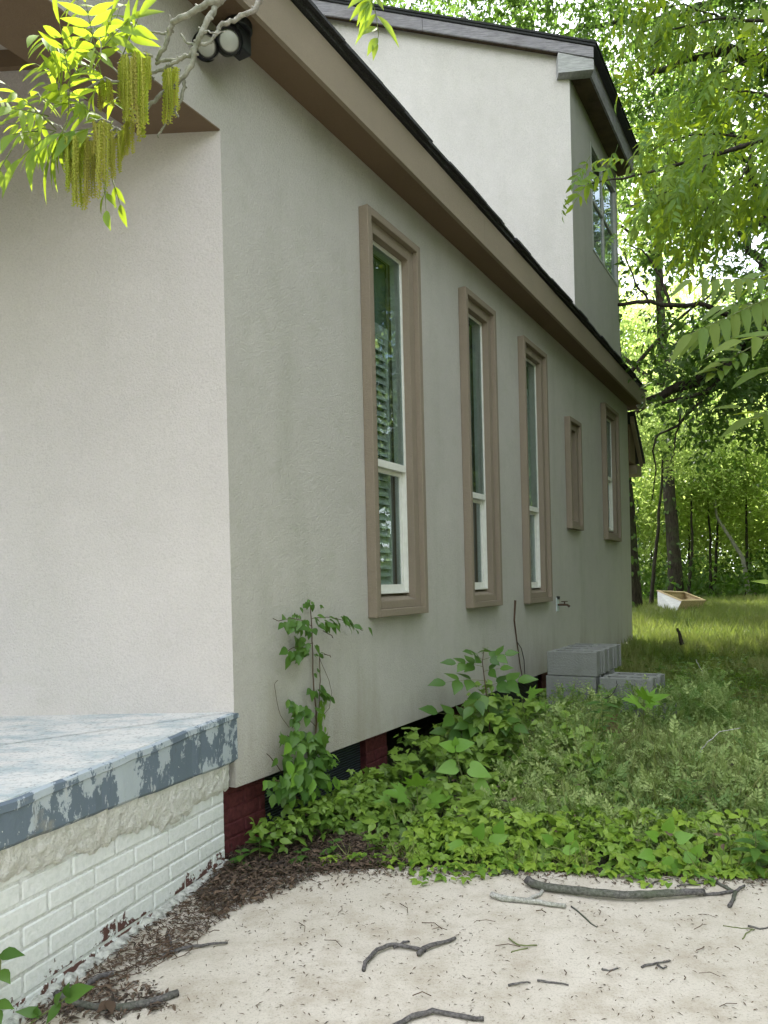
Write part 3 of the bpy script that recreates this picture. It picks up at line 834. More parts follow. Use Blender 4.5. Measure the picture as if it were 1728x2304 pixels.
def spigot():
    c = W(4.90, 0, .965)
    r = empty('water_spigot', c, 'rusty outdoor water tap sticking out of the wall with a pale blue plate', 'tap')
    fr = lambda a, b, z: c + U * a + N * b + Zv * z
    MB().boxf(fr, -.045, .045, .001, .007, -.075, .06).build('plate', 'spigot_plate', r, bevel=.002)
    MB().tube([fr(0, .008, .045), fr(0, .012, .075)], [.02, .02], 10).build('cap', 'dark_metal', r)
    m = MB(); m.tube([fr(0, .007, -.01), fr(0, .10, -.012), fr(0, .125, -.03)], [.011, .011, .013], 10); m.tube([fr(0, .075, -.012), fr(0, .075, .02)], .007, 8)
    m.build('pipe', 'rust_metal', r)
    m = MB(); pts = [fr(.028 * math.cos(a), .075 + .028 * math.sin(a), .022) for a in np.linspace(0, 2 * math.pi, 13)]; m.tube(pts, .005, 6, False); m.tube([fr(-.028, .075, .022), fr(.028, .075, .022)], .004, 6); m.build('handle', 'rust_metal', r)
spigot()
def wire():
    g = [(1113, 1297), (1111, 1340), (1117, 1390), (1124, 1440), (1131, 1478)]
    def pw(x, y, o): return on_plane(x, y, W(0, o, 0), N)
    r = empty('dead_creeper', pw(1128, 1478, .01), 'two thin dry brown creeper stems stuck to the wall right of the second window', 'dead vine')
    MB().tube([pw(x, y, .008) for x, y in g], [.010, .007, .005, .004, .003], 6, rough=.3).build('stem', 'dead_stem', r)
    MB().tube([pw(x, y, .012) for x, y in ((1116, 1385), (1126, 1400), (1132, 1425), (1134, 1460), (1133, 1476))], .003, 6).build('stem', 'wire_black', r)
wire()

# ---------------- concrete blocks
def block_mesh():
    L, T, H = .395, .195, .19; w = .032
    m = MB(); fr = lambda a, b, z: np.array([a, b, z])
    m.boxf(fr, 0, L, 0, w, 0, H); m.boxf(fr, 0, L, T - w, T, 0, H)
    for a in (.012, L / 2 - .016, L - .044): m.boxf(fr, a, a + .032, w, T - w, 0, H)
    me = bpy.data.meshes.new('concrete_block'); me.from_pydata(m.v, [], m.f); me.update(); fix_normals(me); me.materials.append(MATS['block_grey']); return me
BLK = block_mesh()
ang = math.atan2(N[1], N[0])
base = np.array([1.29, 6.05, 0]); zb0 = .25
def block(i, j, k, lab, dx=0, dr=0, dz=0):
    p = base + N * (.405 * i + dx) + U * (.205 * j) + Zv * (zb0 + .194 * k + dz)
    o = bpy.data.objects.new('concrete_block', BLK); link(o)
    o.matrix_world = Matrix.Translation(Vector([float(v) for v in p])) @ Matrix.Rotation(ang + dr, 4, 'Z')
    md = o.modifiers.new('bevel', 'BEVEL'); md.width = .004; md.segments = 1
    tag(o, lab, 'concrete block', 'grey concrete blocks stacked as a step against the side wall')
block(0, 0, 1, 'grey concrete block nearest the viewer on the top row of the stack by the wall')
block(0, 1, 1, 'second concrete block from the front in the top row of the stack', .012, .01)
block(0, 2, 1, 'third concrete block from the front in the top row of the stack', .004, -.015)
block(0, 3, 1, 'rearmost concrete block in the top row of the stack by the wall', .016, .02)
block(0, 0, 0, 'bottom-row concrete block at the near left, half hidden in weeds', -.012)
block(0, 2, 0, 'bottom-row concrete block under the rear of the stack against the wall')
block(1, 0, 0, 'bottom-row concrete block at the near right with its hollow cores open to the sky', .006, .01)
block(1, 1, 0, 'bottom-row concrete block at the rear right, behind the open-cored one', .03, -.01)
block(0, 0, -1, 'lowest-course concrete block at the near left, sunk in weeds', .0)
block(0, 2, -1, 'lowest-course concrete block at the rear, against the wall foot')
block(1, 0, -1, 'lowest-course concrete block at the near right, jutting out under the open-cored one', .14, -.04)
block(1, 1, -1, 'lowest-course concrete block at the rear right of the stack', .10, .03)

# ---------------- wooden box on the lawn
def box():
    rim = [at(1420, 1277, 16.3), at(1479, 1280, 16.8), at(1524, 1298, 16.2), at(1472, 1299, 15.5)]
    dn = [at(1421, 1309, 16.25), at(1480, 1312, 16.75), at(1508, 1326, 16.1), at(1460, 1324, 15.5)]
    c = sum(dn) / 4
    r = empty('wooden_box', c, 'open wooden drawer-like box with flaking white paint lying tilted on the lawn', 'box')
    cr = sum(rim) / 4; f = .07
    inn = lambda p, q: p + (q - p) * f
    for i, nm, mt in ((0, 'side_board', 'pale_wood'), (1, 'end_board', 'pale_wood'), (2, 'side_board', 'pale_wood'), (3, 'end_board', 'box_white')):
        j = (i + 1) % 4
        MB().hexa([dn[i], dn[j], inn(dn[j], c), inn(dn[i], c), rim[i], rim[j], inn(rim[j], cr), inn(rim[i], cr)]).build(nm, mt, r)
    fl = [d_ + (r_2 - d_) * .12 for d_, r_2 in zip(dn, rim)]
    MB().prism([inn(d_, c) for d_ in dn], [inn(d_, c) for d_ in fl]).build('bottom', 'pale_wood', r)
    for i in range(4):
        j = (i + 1) % 4; e = lambda p: cr + (p - cr) * 1.04
        MB().hexa([e(rim[i]) + Zv * .002, e(rim[j]) + Zv * .002, cr + (rim[j] - cr) * .86 + Zv * .002, cr + (rim[i] - cr) * .86 + Zv * .002, e(rim[i]) + Zv * .02, e(rim[j]) + Zv * .02, cr + (rim[j] - cr) * .86 + Zv * .02, cr + (rim[i] - cr) * .86 + Zv * .02]).build('rim', 'pale_wood', r)
box()
# ================================================================== TREES
def wob(pts, n, amp, seed=0):
    """resample a polyline with a natural wobble"""
    pts = np.array(pts, float); r = np.random.default_rng(seed)
    t = np.linspace(0, len(pts) - 1, n); out = np.stack([np.interp(t, np.arange(len(pts)), pts[:, k]) for k in range(3)], 1)
    w = np.cumsum(r.normal(size=(n, 3)), 0) * amp; w -= np.linspace(0, 1, n)[:, None] * w[-1]
    return out + w
def clumps(centers, per, spread, flat=.6, r=rng):
    c = np.repeat(centers, per, 0); d = r.normal(size=c.shape) * spread; d[:, 2] *= flat
    return c + d
def crown_arrays(centers, per, spread, size, r=rng, flat=.6):
    p = clumps(centers, per, spread, flat, r); n = len(p)
    d = r.normal(size=(n, 3)); d[:, 2] = d[:, 2] * .5 - .55
    nr = r.normal(size=(n, 3)) * .55; nr[:, 2] += 1
    s = size * r.uniform(.65, 1.25, n)
    tone = np.clip(np.repeat(r.random(len(centers)), per) * .6 + r.random(n) * .4, 0, 1)
    return p, d, nr, s, tone
LEAFSET = [DIAM, SIMPLE]
PINN = [pinnate(2, SIMPLE, .44, .3, 1, 3), pinnate(3, SIMPLE, .36, .25, .9, 4), merge_shapes([(SIMPLE, (0, .1 * k, 0), (math.sin(k * 2.4), math.cos(k * 2.4) * .6 + .2, .5 * math.sin(k * 5)), (0, .2, 1), .45) for k in range(5)])]

# the large shade tree whose limbs reach in from the right
shade = empty('shade_tree', (8.2, 11.0, .2), 'big shade tree with dark crooked limbs and hanging pinnate leaves reaching in over the yard', 'tree')
MB().tube(wob([(8.2, 11, .0), (8.1, 11, 2.5), (7.8, 10.8, 5), (7.2, 10.6, 8), (6.4, 10.5, 11)], 24, .03, 1), list(np.linspace(.36, .16, 24)), 14, rough=.05).build('trunk', 'bark_dark', shade, smooth=True)
limbs = [
    ([at(1800, 560, 10.4), at(1659, 700, 9.8), at(1600, 745, 9.6), at(1560, 790, 9.5), at(1530, 818, 9.5), at(1480, 838, 9.5), at(1440, 852, 9.6), at(1397, 866, 9.7)], .11, .045),
    ([at(1740, 640, 10), at(1645, 725, 9.5), at(1590, 752, 9.4), at(1565, 800, 9.3), at(1535, 838, 9.3), at(1490, 858, 9.4), at(1430, 870, 9.5)], .06, .02),
    ([at(1535, 838, 9.3), at(1500, 880, 9.4), at(1462, 915, 9.5), at(1422, 935, 9.6), at(1413, 965, 9.6), at(1419, 1010, 9.6), at(1408, 1080, 9.6)], .022, .006),
    ([at(1470, 880, 9.5), at(1465, 950, 9.5), at(1450, 1000, 9.5)], .014, .005),
    ([(7.4, 10.6, 6.6), at(1700, 170, 10.2), at(1630, 132, 10), at(1570, 108, 9.9), at(1500, 125, 9.8), at(1400, 160, 9.7)], .14, .03),
    ([at(1800, 700, 9.5), at(1600, 690, 9.2), at(1520, 665, 9.1), at(1450, 664, 9.1), at(1400, 655, 9.1), at(1335, 658, 9.2)], .035, .022),
    ([at(1452, 664, 9.1), at(1432, 610, 9.2), at(1410, 570, 9.3), at(1385, 545, 9.3), at(1350, 530, 9.3)], .02, .005),
    ([at(1404, 655, 9.1), at(1375, 605, 9.0), at(1350, 560, 9), at(1345, 535, 9)], .014, .004),
    ([at(1470, 850, 9.5), at(1520, 800, 9.3), at(1570, 700, 9.2), at(1580, 670, 9.2)], .012, .005),
    ([(7.8, 10.8, 5.2), at(1690, 520, 11), at(1640, 430, 11.2), at(1600, 330, 11.4), at(1560, 260, 11.5)], .10, .03),
    ([at(1640, 600, 11), at(1600, 530, 11.2), at(1560, 440, 11.4), at(1530, 400, 11.5), at(1440, 330, 11.5)], .06, .015),
    ([(6.8, 10.5, 9.5), (4.5, 9.8, 10.4), (2.2, 9.2, 10.9), (1.0, 8.6, 11.2)], .10, .03),
    ([(6.8, 10.5, 9.5), (5.0, 12.5, 10.6), (3.2, 14, 11.2)], .09, .03),
    ([(7.6, 10.8, 6), (6.0, 13, 7.6), (5, 15, 8.6)], .09, .03)]
for k, (p, r0, r1) in enumerate(limbs):
    MB().tube(wob(p, 26, .010 if k < 10 else .04, k + 3), list(np.linspace(r0, r1, 26)), 9, rough=.07).build('limb', 'bark_dark', shade, smooth=True)
r_ = np.random.default_rng(11)
def sample_box(n, x, y, z, r=r_): return np.stack([r.uniform(*x, n), r.uniform(*y, n), r.uniform(*z, n)], 1)
c1 = sample_box(400, (-2.6, 8.0), (6.0, 14.8), (8.6, 13.0))
c5 = sample_box(150, (-1.2, 2.6), (1.75, 3.9), (8.8, 12.2)); c5[:, 1] += .53 * c5[:, 2]; c5[:, 0] += .028 * c5[:, 2]  # extra clumps out of view, added to stop sun reaching the driveway
c2 = sample_box(115, (3.6, 9), (9.2, 15), (4.2, 9.5))
c3 = sample_box(26, (3.9, 6.6), (9.0, 10.5), (2.9, 4.6))
c4 = sample_box(90, (4.5, 9), (0, 8.5), (7.0, 10.5))  # overhead clumps added at the right to darken the side wall
C = np.concatenate([c1, c2, c3, c5])
def clear(c, m=0.0):      # clears the crown off the roofs and cuts gaps that let sun onto branches
    over = (c[:, 2] > .79 * c[:, 1] + 1.45 + m) | (c[:, 0] / c[:, 1] > .262 + .05 * (m > 0)) | ((c[:, 1] > 10.5) & (c[:, 2] > 8.6))
    roof = (c[:, 2] > 7.6) | (((c[:, 0] - P0[0]) * N[0] + (c[:, 1] - P0[1]) * N[1]) > .45)
    gx, gy = c[:, 0] - .028 * c[:, 2], c[:, 1] - .53 * c[:, 2]
    lit = ~((gy < 1.55) & (gx < .9)) & ~((gy > 2.9) & (gy < 3.9) & (gx > 1.5) & (gx < 3.0) & (r_.random(len(c)) < .25))
    return c[over & roof & lit]
C = np.concatenate([clear(C, .25), c4])
p, d, nr, s, tone = crown_arrays(C, 58, .38, .25, r_)
d[:, 2] += .35
keep = (p[:, 2] > .79 * p[:, 1] + 1.3) | (p[:, 0] / p[:, 1] > .258) | ((p[:, 1] > 10) & (p[:, 2] > 8.3))
keep &= ~((p[:, 1] - .53 * p[:, 2] < 1.35) & (p[:, 0] - .028 * p[:, 2] < .8))
scatter('crown', PINN, p[keep], d[keep], nr[keep], s[keep], 'leaf_crown', shade, tone[keep])

# trees of the wood behind: two crown shapes shared by all
def crown_proto(name, seed, n, R, H, size, mat, per=95, spread=.55):
    r = np.random.default_rng(seed)
    u = r.normal(size=(n, 3)); u /= np.linalg.norm(u, axis=1, keepdims=True); u *= (r.random((n, 1)) ** .45)
    c = u * np.array([R, R, H / 2]) + np.array([0, 0, H / 2])
    c *= np.array([1, 1, 1]) + .12 * r.normal(size=(n, 3))
    p, d, nr, s, tone = crown_arrays(c, per, spread, size, r)
    o = scatter(name, LEAFSET, p, d, nr, s, mat, None, tone); col.objects.unlink(o); return o
CR = [crown_proto('crown', 21, 150, 3.6, 9, .26, 'leaf_back'), crown_proto('crown', 22, 150, 3.2, 10, .24, 'leaf_crown'), crown_proto('crown', 23, 70, 1.9, 4.4, .17, 'leaf_back', 88, .45)]
def wood_tree(x, y, th_, tr, kind, sc_, lift, label, group=None, name='tree', lean=(0, 0), ivy=False, mat='bark_dark', seed=0, pth=None):
    z0 = float(hground(x, y)) - .05
    r = empty(name, (x, y, z0), label, 'tree', group)
    pth = pth or [(x, y, z0 - .1), (x + lean[0] * .5, y, z0 + th_ * .5), (x + lean[0], y + lean[1], z0 + th_)]
    n = 22; tt = wob(pth, n, .012 * sc_, seed); rr = np.linspace(tr, tr * .4, n); rr[0] *= 1.3; rr[1] *= 1.1
    MB().tube(tt, list(rr), 12, rough=.07).build('trunk', mat, r, smooth=True)
    rs = random.Random(seed)
    if th_ > 4:
        m = MB()
        for k in range(7):
            i = rs.randint(9, n - 3); b = tt[i]; a_ = rs.uniform(0, 6.28); L = rs.uniform(1.5, 3.4) * sc_
            m.tube(wob([b, b + np.array([math.cos(a_) * L * .5, math.sin(a_) * L * .5, L * .35]), b + np.array([math.cos(a_) * L, math.sin(a_) * L, L * .5])], 8, .03, k), list(np.linspace(rr[i] * .5, .015, 8)), 6)
        m.build('limbs', mat, r)
    if kind is not None:
        c = CR[kind].copy(); link(c, r); c.location = (tt[-1][0] - x, tt[-1][1] - y, lift - z0 * 0); c.scale = (sc_, sc_, sc_); c.rotation_euler = (0, 0, rs.uniform(0, 6.28))
    if ivy:
        k = 420; i = np.random.default_rng(seed).integers(0, n, k); a_ = np.random.default_rng(seed + 1).uniform(0, 6.28, k); rr_ = rr[i] * 1.1 + np.random.default_rng(seed + 2).uniform(0, .10, k)
        p = tt[i] + np.stack([np.cos(a_) * rr_, np.sin(a_) * rr_, np.random.default_rng(seed + 3).uniform(-.3, .3, k)], 1)
        dd = np.stack([np.cos(a_) * .4, np.sin(a_) * .4, np.full(k, -1.0)], 1) + rng.normal(size=(k, 3)) * .4
        nn = np.stack([np.cos(a_), np.sin(a_), np.full(k, .5)], 1)
        scatter('ivy', [OVATE, HEART], p, dd, nn, .12, 'leaf_crown', r)
    return r
wood_tree(7.75, 20.0, 12, .185, 2, 1.3, 8.5, 'tall dark tree with an ivy-clad trunk right behind the wooden box', name='ivy_tree', lean=(-.35, 0), ivy=True, seed=31)
wood_tree(5.62, 17.0, 9, .17, None, .8, 6, 'dark leaning trunk just past the far corner of the house', name='leaning_tree', lean=(-.45, 0), ivy=True, seed=32)
wood_tree(9.4, 21, 0, .07, 2, .7, 3.2, 'thin pale sapling with a crooked forked stem at the wood edge', name='crooked_sapling', mat='bark_pale', seed=33,
          pth=[at(1622, 1302, 21), at(1612, 1262, 21), at(1600, 1200, 21), at(1575, 1165, 21), at(1548, 1120, 21.2), at(1540, 1060, 21.4)])
for k, (x0, y0, x1, y1, dep, lab) in enumerate((
        (1404, 1270, 1432, 985, 17.5, 'slim straight sapling between the house corner and the ivy-clad trunk'),
        (1486, 1262, 1493, 1060, 21, 'slim sapling touching the right side of the ivy-clad trunk'),
        (1533, 1250, 1528, 1075, 22, 'left one of two thin saplings right of the ivy-clad trunk'),
        (1541, 1250, 1552, 1080, 22.4, 'right one of two thin saplings right of the ivy-clad trunk'),
        (1610, 1275, 1607, 1000, 22, 'thin dark straight sapling behind the crooked pale one'))):
    a_, b_ = at(x0, y0, dep), at(x1, y1, dep)
    wood_tree(a_[0], a_[1], 0, .05, 2, .62, b_[2] - float(hground(a_[0], a_[1])) - .6, lab, name='sapling', seed=40 + k, pth=[a_ - Zv * .5, (a_ + b_) / 2 + np.array([.06, 0, 0]), b_])
back = [(11.5, 39, 1.0, 0, 6.5), (16.5, 40, 1.1, 0, 5.5), (21.5, 41, 1.1, 1, 5.5), (13.5, 46, 1.3, 0, 3.5), (24, 47, 1.3, 0, 3.5), (9.0, 48, 1.3, 1, 4), (18.5, 50, 1.3, 0, 3), (28, 54, 1.4, 1, 3), (21, 58, 1.4, 0, 3), (5.0, 36, 1.1, 1, 7), 
        (-1, 36, 1.3, 1, 5), (31, 38, 1.3, 0, 3), (4, 24, .9, 1, 7.8)]
for k, (x, y, s_, kd, lift) in enumerate(back):
    wood_tree(x, y, 8 * s_, .17 * s_, kd, s_, lift, 'leafy tree standing in the sunlit wood beyond the back lawn', 'trees of the wood behind the lawn', seed=60 + k)
side = [(7.6, 1.8, .95, 1, .9), (9.5, 5.2, 1.0, 1, .8), (7.4, -2.2, .95, 1, 1.2), (11.6, 9.0, 1.1, 1, .8), (14.5, 18, 1.1, 1, 1.6), (11.5, 2.5, 1.2, 0, .8), (12.5, 6.5, 1.3, 1, .6)]  # out-of-view trees, packed close to darken the side wall and fill window reflections
for k, (x, y, s_, kd, lift) in enumerate(side):
    wood_tree(x, y, 7 * s_, .2 * s_, kd, s_, lift, 'leafy tree mirrored in the side windows, beyond the right edge of the yard', 'trees along the right side of the yard', seed=90 + k)
low = [(10.3, 25.5, 1.2, 1.4), (13, 27, 1.3, 1.0), (7.9, 24.5, 1.15, 1.2), (11.8, 22.8, .9, 1.2), (15.2, 29, 1.3, 1.2), (9.1, 27.5, 1.2, 2.4), (12.2, 30, 1.4, 2.6), (6.6, 22, .95, 1.0), (16.8, 31, 1.4, 2.2), (13.9, 24.3, 1.0, .5), (17.8, 27.5, 1.3, .6), (10.9, 31, 1.4, 1.2)]
for k, (x, y, s_, lift) in enumerate(low):
    wood_tree(x, y, 0, .05, 2, s_, lift, 'bushy young tree glowing yellow-green in the sun at the edge of the wood', 'young trees at the wood edge', name='young_tree', seed=120 + k,
              pth=[(x, y, 0.3), (x + .1, y, lift + 1), (x, y, lift + 2)])
# undergrowth and the far mass of the wood, with an added ring blocking light
r_ = np.random.default_rng(5)
n = 17000
x = r_.uniform(4.6, 26, n); y = r_.uniform(19.5, 29, n) + (x - 8).clip(0) * .15
z = hground(x, y) + (r_.random(n) ** 1.5) * (.6 + .8 * np.sin(x * 1.7) ** 2)
dd = r_.normal(size=(n, 3)); dd[:, 2] -= .3; nn = r_.normal(size=(n, 3)) * .6; nn[:, 2] += .9
scatter('undergrowth', [SIMPLE, DIAM], np.stack([x, y, z], 1), dd, nn, r_.uniform(.1, .24, n), 'leaf_crown')
n = 34000
n = 26000; x = r_.uniform(5.5, 30, n); y = r_.uniform(27, 44, n); z = hground(x, y) + (r_.random(n) ** 1.2) * (3.2 + 2.5 * np.sin(x * 1.1 + y) ** 2)
dd = r_.normal(size=(n, 3)); dd[:, 2] -= .3; nn = r_.normal(size=(n, 3)) * .6; nn[:, 2] += .9
scatter('sunlit_thicket', [SIMPLE, DIAM], np.stack([x, y, z], 1), dd, nn, r_.uniform(.16, .36, n), 'leaf_back')
ctr = np.stack([r_.uniform(-30, 70, 1100), r_.uniform(58, 80, 1100), r_.random(1100) ** 1.1 * 25], 1)
a_ = r_.uniform(math.radians(150), math.radians(425), 700); q_r = r_.uniform(22, 34, 700)  # unseen foliage ring round the viewer, added to cut light from the horizon
ctr = np.concatenate([ctr, np.stack([q_r * np.cos(a_), q_r * np.sin(a_) * .9, r_.random(700) * 9], 1)])
p = clumps(ctr, 70, 1.0, .7, r_); n = len(p)
scatter('far_wood_and_shade_ring', [DIAM], p, r_.normal(size=(n, 3)) - [0, 0, .5], r_.normal(size=(n, 3)) * .6 + [0, 0, 1], .62, 'leaf_back', tone=np.repeat(r_.random(1800), 70))

# ================================================================== LOW PLANTS
def inpoly(px, py, poly):
    ins = np.zeros(len(px), bool); j = len(poly) - 1
    for i in range(len(poly)):
        xi, yi = poly[i]; xj, yj = poly[j]
        c = ((yi > py) != (yj > py)) & (px < (xj - xi) * (py - yi) / (yj - yi + 1e-12) + xi); ins ^= c; j = i
    return ins
def field(n, poly, r):
    poly = np.array(poly); lo, hi = poly.min(0), poly.max(0); out = []
    tot = 0
    while tot < n:
        q = r.uniform(lo, hi, (n, 2)); q = q[inpoly(q[:, 0], q[:, 1], poly)]; out.append(q); tot += len(q)
    return np.concatenate(out)[:n]
def SO(s, o): w = W(s, o, 0); return (w[0], w[1])
EDGE = [(-.45, 3.24), (-.1, 3.30), (.1, 3.22), (.5, 3.15), (1.04, 3.065), (1.6, 2.99), (3.2, 2.8)]
def edge_y(x): return np.interp(x, [e[0] for e in EDGE], [e[1] for e in EDGE])
def weed_h(x, y):
    """height of the weed mound"""
    o = (x - P0[0]) * N[0] + (y - P0[1]) * N[1]
    h = .07 + .25 * np.exp(-((x - 1.15) / .65) ** 2 - ((y - 4.5) / .85) ** 2) + .30 * np.exp(-((o - .3) / .4) ** 2 - ((y - 4.8) / .9) ** 2) + .15 * np.exp(-((x - 2.2) / .7) ** 2 - ((y - 4.0) / .8) ** 2)
    w_ = .75 + .45 * np.sin(x * 9.1 + 2.2 * np.sin(y * 5.3)) * np.sin(y * 7.7 + 1.3 * np.sin(x * 4.1))
    return h * w_ * np.clip((y - edge_y(x)) / .5 + .25, .2, 1)
# lawn grass
r_ = np.random.default_rng(8)
q = np.concatenate([field(36000, [(.0, 3.6), (3.4, 2.9), (6.5, 9), (5.2, 11.5), (3.9, 11.6), (1.6, 6.6)], r_), field(46000, [(2.4, 8.2), (6.4, 8.0), (11.5, 19.6), (5.2, 19.6), (3.9, 12.0), (3.4, 10.4)], r_)])
n = len(q); clump = np.array([mnoise.noise(Vector((a * 1.3, b * 1.3, 2))) for a, b in q])
h = (.07 + .10 * r_.random(n) + .08 * clump.clip(0)) * np.where(q[:, 1] > 9, 1.45, 1)
dd = r_.normal(size=(n, 3)) * .45; dd[:, 2] = 1; nn = r_.normal(size=(n, 3)); nn[:, 2] = .2
scatter('grass', [BLADE], np.stack([q[:, 0], q[:, 1], hground(q[:, 0], q[:, 1]) - .01], 1), dd, nn, h, 'grass', tone=np.clip(.45 + clump * .9 + r_.normal(size=n) * .2, 0, 1), wid=np.where(q[:, 1] > 9, 2.0, 1.3))
# low leafy forbs between the grass
q = field(9000, [(.3, 3.5), (3.2, 3.0), (6, 9), (5.4, 14), (4.4, 11.5), (2.3, 7.2)], r_); n = len(q)
dd = r_.normal(size=(n, 3)); dd[:, 2] = .35; nn = r_.normal(size=(n, 3)) * .4; nn[:, 2] = 1
scatter('clover_patch', [TRIF, PINN[0]], np.stack([q[:, 0], q[:, 1], hground(q[:, 0], q[:, 1]) + r_.uniform(.01, .10, n)], 1), dd, nn, r_.uniform(.03, .075, n), 'leaf_creeper')
# feathery weeds
FEATH = [pinnate(4, DIAM, .42, .35, .9, s_) for s_ in (5, 6)] + [pinnate(3, pinnate(1, DIAM, .5, .2, 1, 5), .42, .3, .9, 9)]
q = field(7000, [(.45, 3.75), (.75, 3.35), (1.3, 3.22), (2.7, 3.1), (3.1, 4.2), (3.0, 6.0), (2.2, 6.2), (1.6, 5.8), (1.1, 5.0)], r_); n = len(q)
H = weed_h(q[:, 0], q[:, 1]); f = r_.random(n) ** .6; z = hground(q[:, 0], q[:, 1]) + H * f
dd = r_.normal(size=(n, 3)) * .7; dd[:, 2] = .75; nn = r_.normal(size=(n, 3)); nn[:, 1] -= .6; nn[:, 2] += .6
redz = (np.array([mnoise.noise(Vector((a * 2.2, b * 2.2, 7))) for a, b in q]) > .22) & (q[:, 0] < 1.5)
P_ = np.stack([q[:, 0], q[:, 1], z], 1); sz = r_.uniform(.035, .095, n)
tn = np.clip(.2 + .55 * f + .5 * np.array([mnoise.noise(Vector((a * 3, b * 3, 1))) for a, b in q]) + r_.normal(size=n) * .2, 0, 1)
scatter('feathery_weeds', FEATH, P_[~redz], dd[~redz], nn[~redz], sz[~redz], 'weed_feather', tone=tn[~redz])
scatter('reddish_weeds', FEATH, P_[redz], dd[redz], nn[redz], sz[redz] * .8, 'weed_red')
q = field(1500, [(.5, 3.6), (2.9, 3.2), (3.1, 5.9), (1.2, 5.4)], r_)
g_ = field(7000, [(.55, 3.7), (1.2, 3.2), (3.0, 3.0), (3.4, 5.0), (2.9, 7.0), (1.9, 5.7), (1.2, 5.2)], r_); n = len(g_)
dd = r_.normal(size=(n, 3)) * .5; dd[:, 2] = 1; nn = r_.normal(size=(n, 3)); nn[:, 2] = .2
scatter('tall_grass', [BLADE], np.stack([g_[:, 0], g_[:, 1], hground(g_[:, 0], g_[:, 1])], 1), dd, nn, (.12 + weed_h(g_[:, 0], g_[:, 1]) * r_.uniform(.3, 1.15, n)), 'grass', wid=.6, tone=np.clip(r_.normal(size=n) * .3 + .55, 0, 1))
g_ = field(900, [(1.0, 5.0), (1.3, 5.2), (2.4, 5.2), (2.8, 6.4), (2.2, 5.9), (1.3, 5.75)], r_); n = len(g_)
dd = r_.normal(size=(n, 3)) * .6; dd[:, 2] = .9; nn = r_.normal(size=(n, 3)); nn[:, 2] += .6
scatter('feathery_weeds', FEATH, np.stack([g_[:, 0], g_[:, 1], hground(g_[:, 0], g_[:, 1]) + .05 + .27 * r_.random(n) ** .8], 1), dd, nn, r_.uniform(.05, .10, n), 'weed_feather')
m = MB()
for (x, y) in q[:900]:
    hh = float(weed_h(x, y)) * random.uniform(.7, 1.25); z = float(hground(x, y)); a_, b_ = random.gauss(0, .05), random.gauss(0, .05)
    m.tube([(x, y, z), (x + a_, y + b_, z + hh * .6), (x + a_ * 2.4, y + b_ * 2.4, z + hh)], [.0022, .0018, .001], 3, False)
o = m.build('weed_stems', 'stem_green'); o['kind'] = 'stuff'
# creeper: broad leaves along the house foot and the driveway edge
def creeper(name, n, poly, size, hfun, shapes, mat, r, up=.35):
    q = field(n, poly, r); H = hfun(q[:, 0], q[:, 1]); f = r.random(n) ** .55
    z = hground(q[:, 0], q[:, 1]) + .015 + H * f
    dd = r.normal(size=(n, 3)); dd[:, 2] = -.15 + r.normal(size=n) * .3; dd[:, 1] -= .35
    nn = r.normal(size=(n, 3)) * .35; nn[:, 2] += 1; nn[:, 1] -= .45
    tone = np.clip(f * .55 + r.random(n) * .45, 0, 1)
    return scatter(name, shapes, np.stack([q[:, 0], q[:, 1], z], 1), dd, nn, r.uniform(*size, n), mat, None, tone, smooth=True)
hb = lambda x, y: weed_h(x, y) * 1.0
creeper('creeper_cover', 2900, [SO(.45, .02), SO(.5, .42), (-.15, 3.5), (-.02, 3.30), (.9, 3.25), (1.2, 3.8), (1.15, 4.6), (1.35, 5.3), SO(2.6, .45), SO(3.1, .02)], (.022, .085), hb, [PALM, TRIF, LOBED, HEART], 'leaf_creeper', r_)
creeper('creeper_cover', 1500, [(.05, 3.24), (.5, 3.17), (1.04, 3.08), (1.6, 3.0), (2.4, 2.92), (2.4, 3.25), (1.5, 3.42), (.7, 3.55), (.1, 3.5)], (.025, .062), lambda x, y: .03 + .10 * np.clip((y - edge_y(x)) / .3, 0, 1), [PALM, TRIF, OVATE, HEART], 'leaf_edge', r_)
creeper('creeper_cover', 300, [SO(.02, .02), SO(.05, .18), SO(.38, .26), SO(.8, .26), SO(.9, .03)], (.025, .06), lambda x, y: .16 + 0 * x, [OVATE, TRIF], 'leaf_creeper', r_)
creeper('creeper_cover', 700, [SO(3.0, .03), SO(3.0, .5), SO(3.3, .45), SO(5, .2), SO(6.8, .5), SO(8.4, .7), SO(8.4, .03)], (.04, .08), lambda x, y: .08 + 0 * x, [TRIF, OVATE], 'leaf_creeper', r_)
# leaf litter by the house corner and along the porch foot
def litter(name, n, poly, size, hh, mat, shapes, r, wid=None, up=.3):
    q = field(n, poly, r); z = np.where(q[:, 1] > edge_y(q[:, 0]), hground(q[:, 0], q[:, 1]), 0) + r.random(n) * hh + .002
    dd = r.normal(size=(n, 3)); dd[:, 2] *= .25; nn = r.normal(size=(n, 3)) * up; nn[:, 2] += 1
    return scatter(name, shapes, np.stack([q[:, 0], q[:, 1], z], 1), dd, nn, r.uniform(*size, n), mat, wid=wid)
def grp(*pts): return [tuple(on_ground(x, y)[:2]) for x, y in pts]
litter('leaf_litter', 9000, grp((489, 1862), (488, 1790), (560, 1760), (760, 1750), (900, 1800), (880, 1872), (690, 1892), (600, 1935), (520, 1962), (455, 1985), (420, 1945)), (.010, .042), .03, 'dead_leaf', [SIMPLE, LANCE2], r_, wid=.7, up=.6)
litter('leaf_litter', 2600, grp((480, 1880), (560, 1900), (500, 1975), (400, 2050), (250, 2130), (140, 2190), (60, 2210), (180, 2090), (330, 1985)), (.008, .030), .008, 'dead_leaf', [SIMPLE], r_, wid=.5, up=.15)
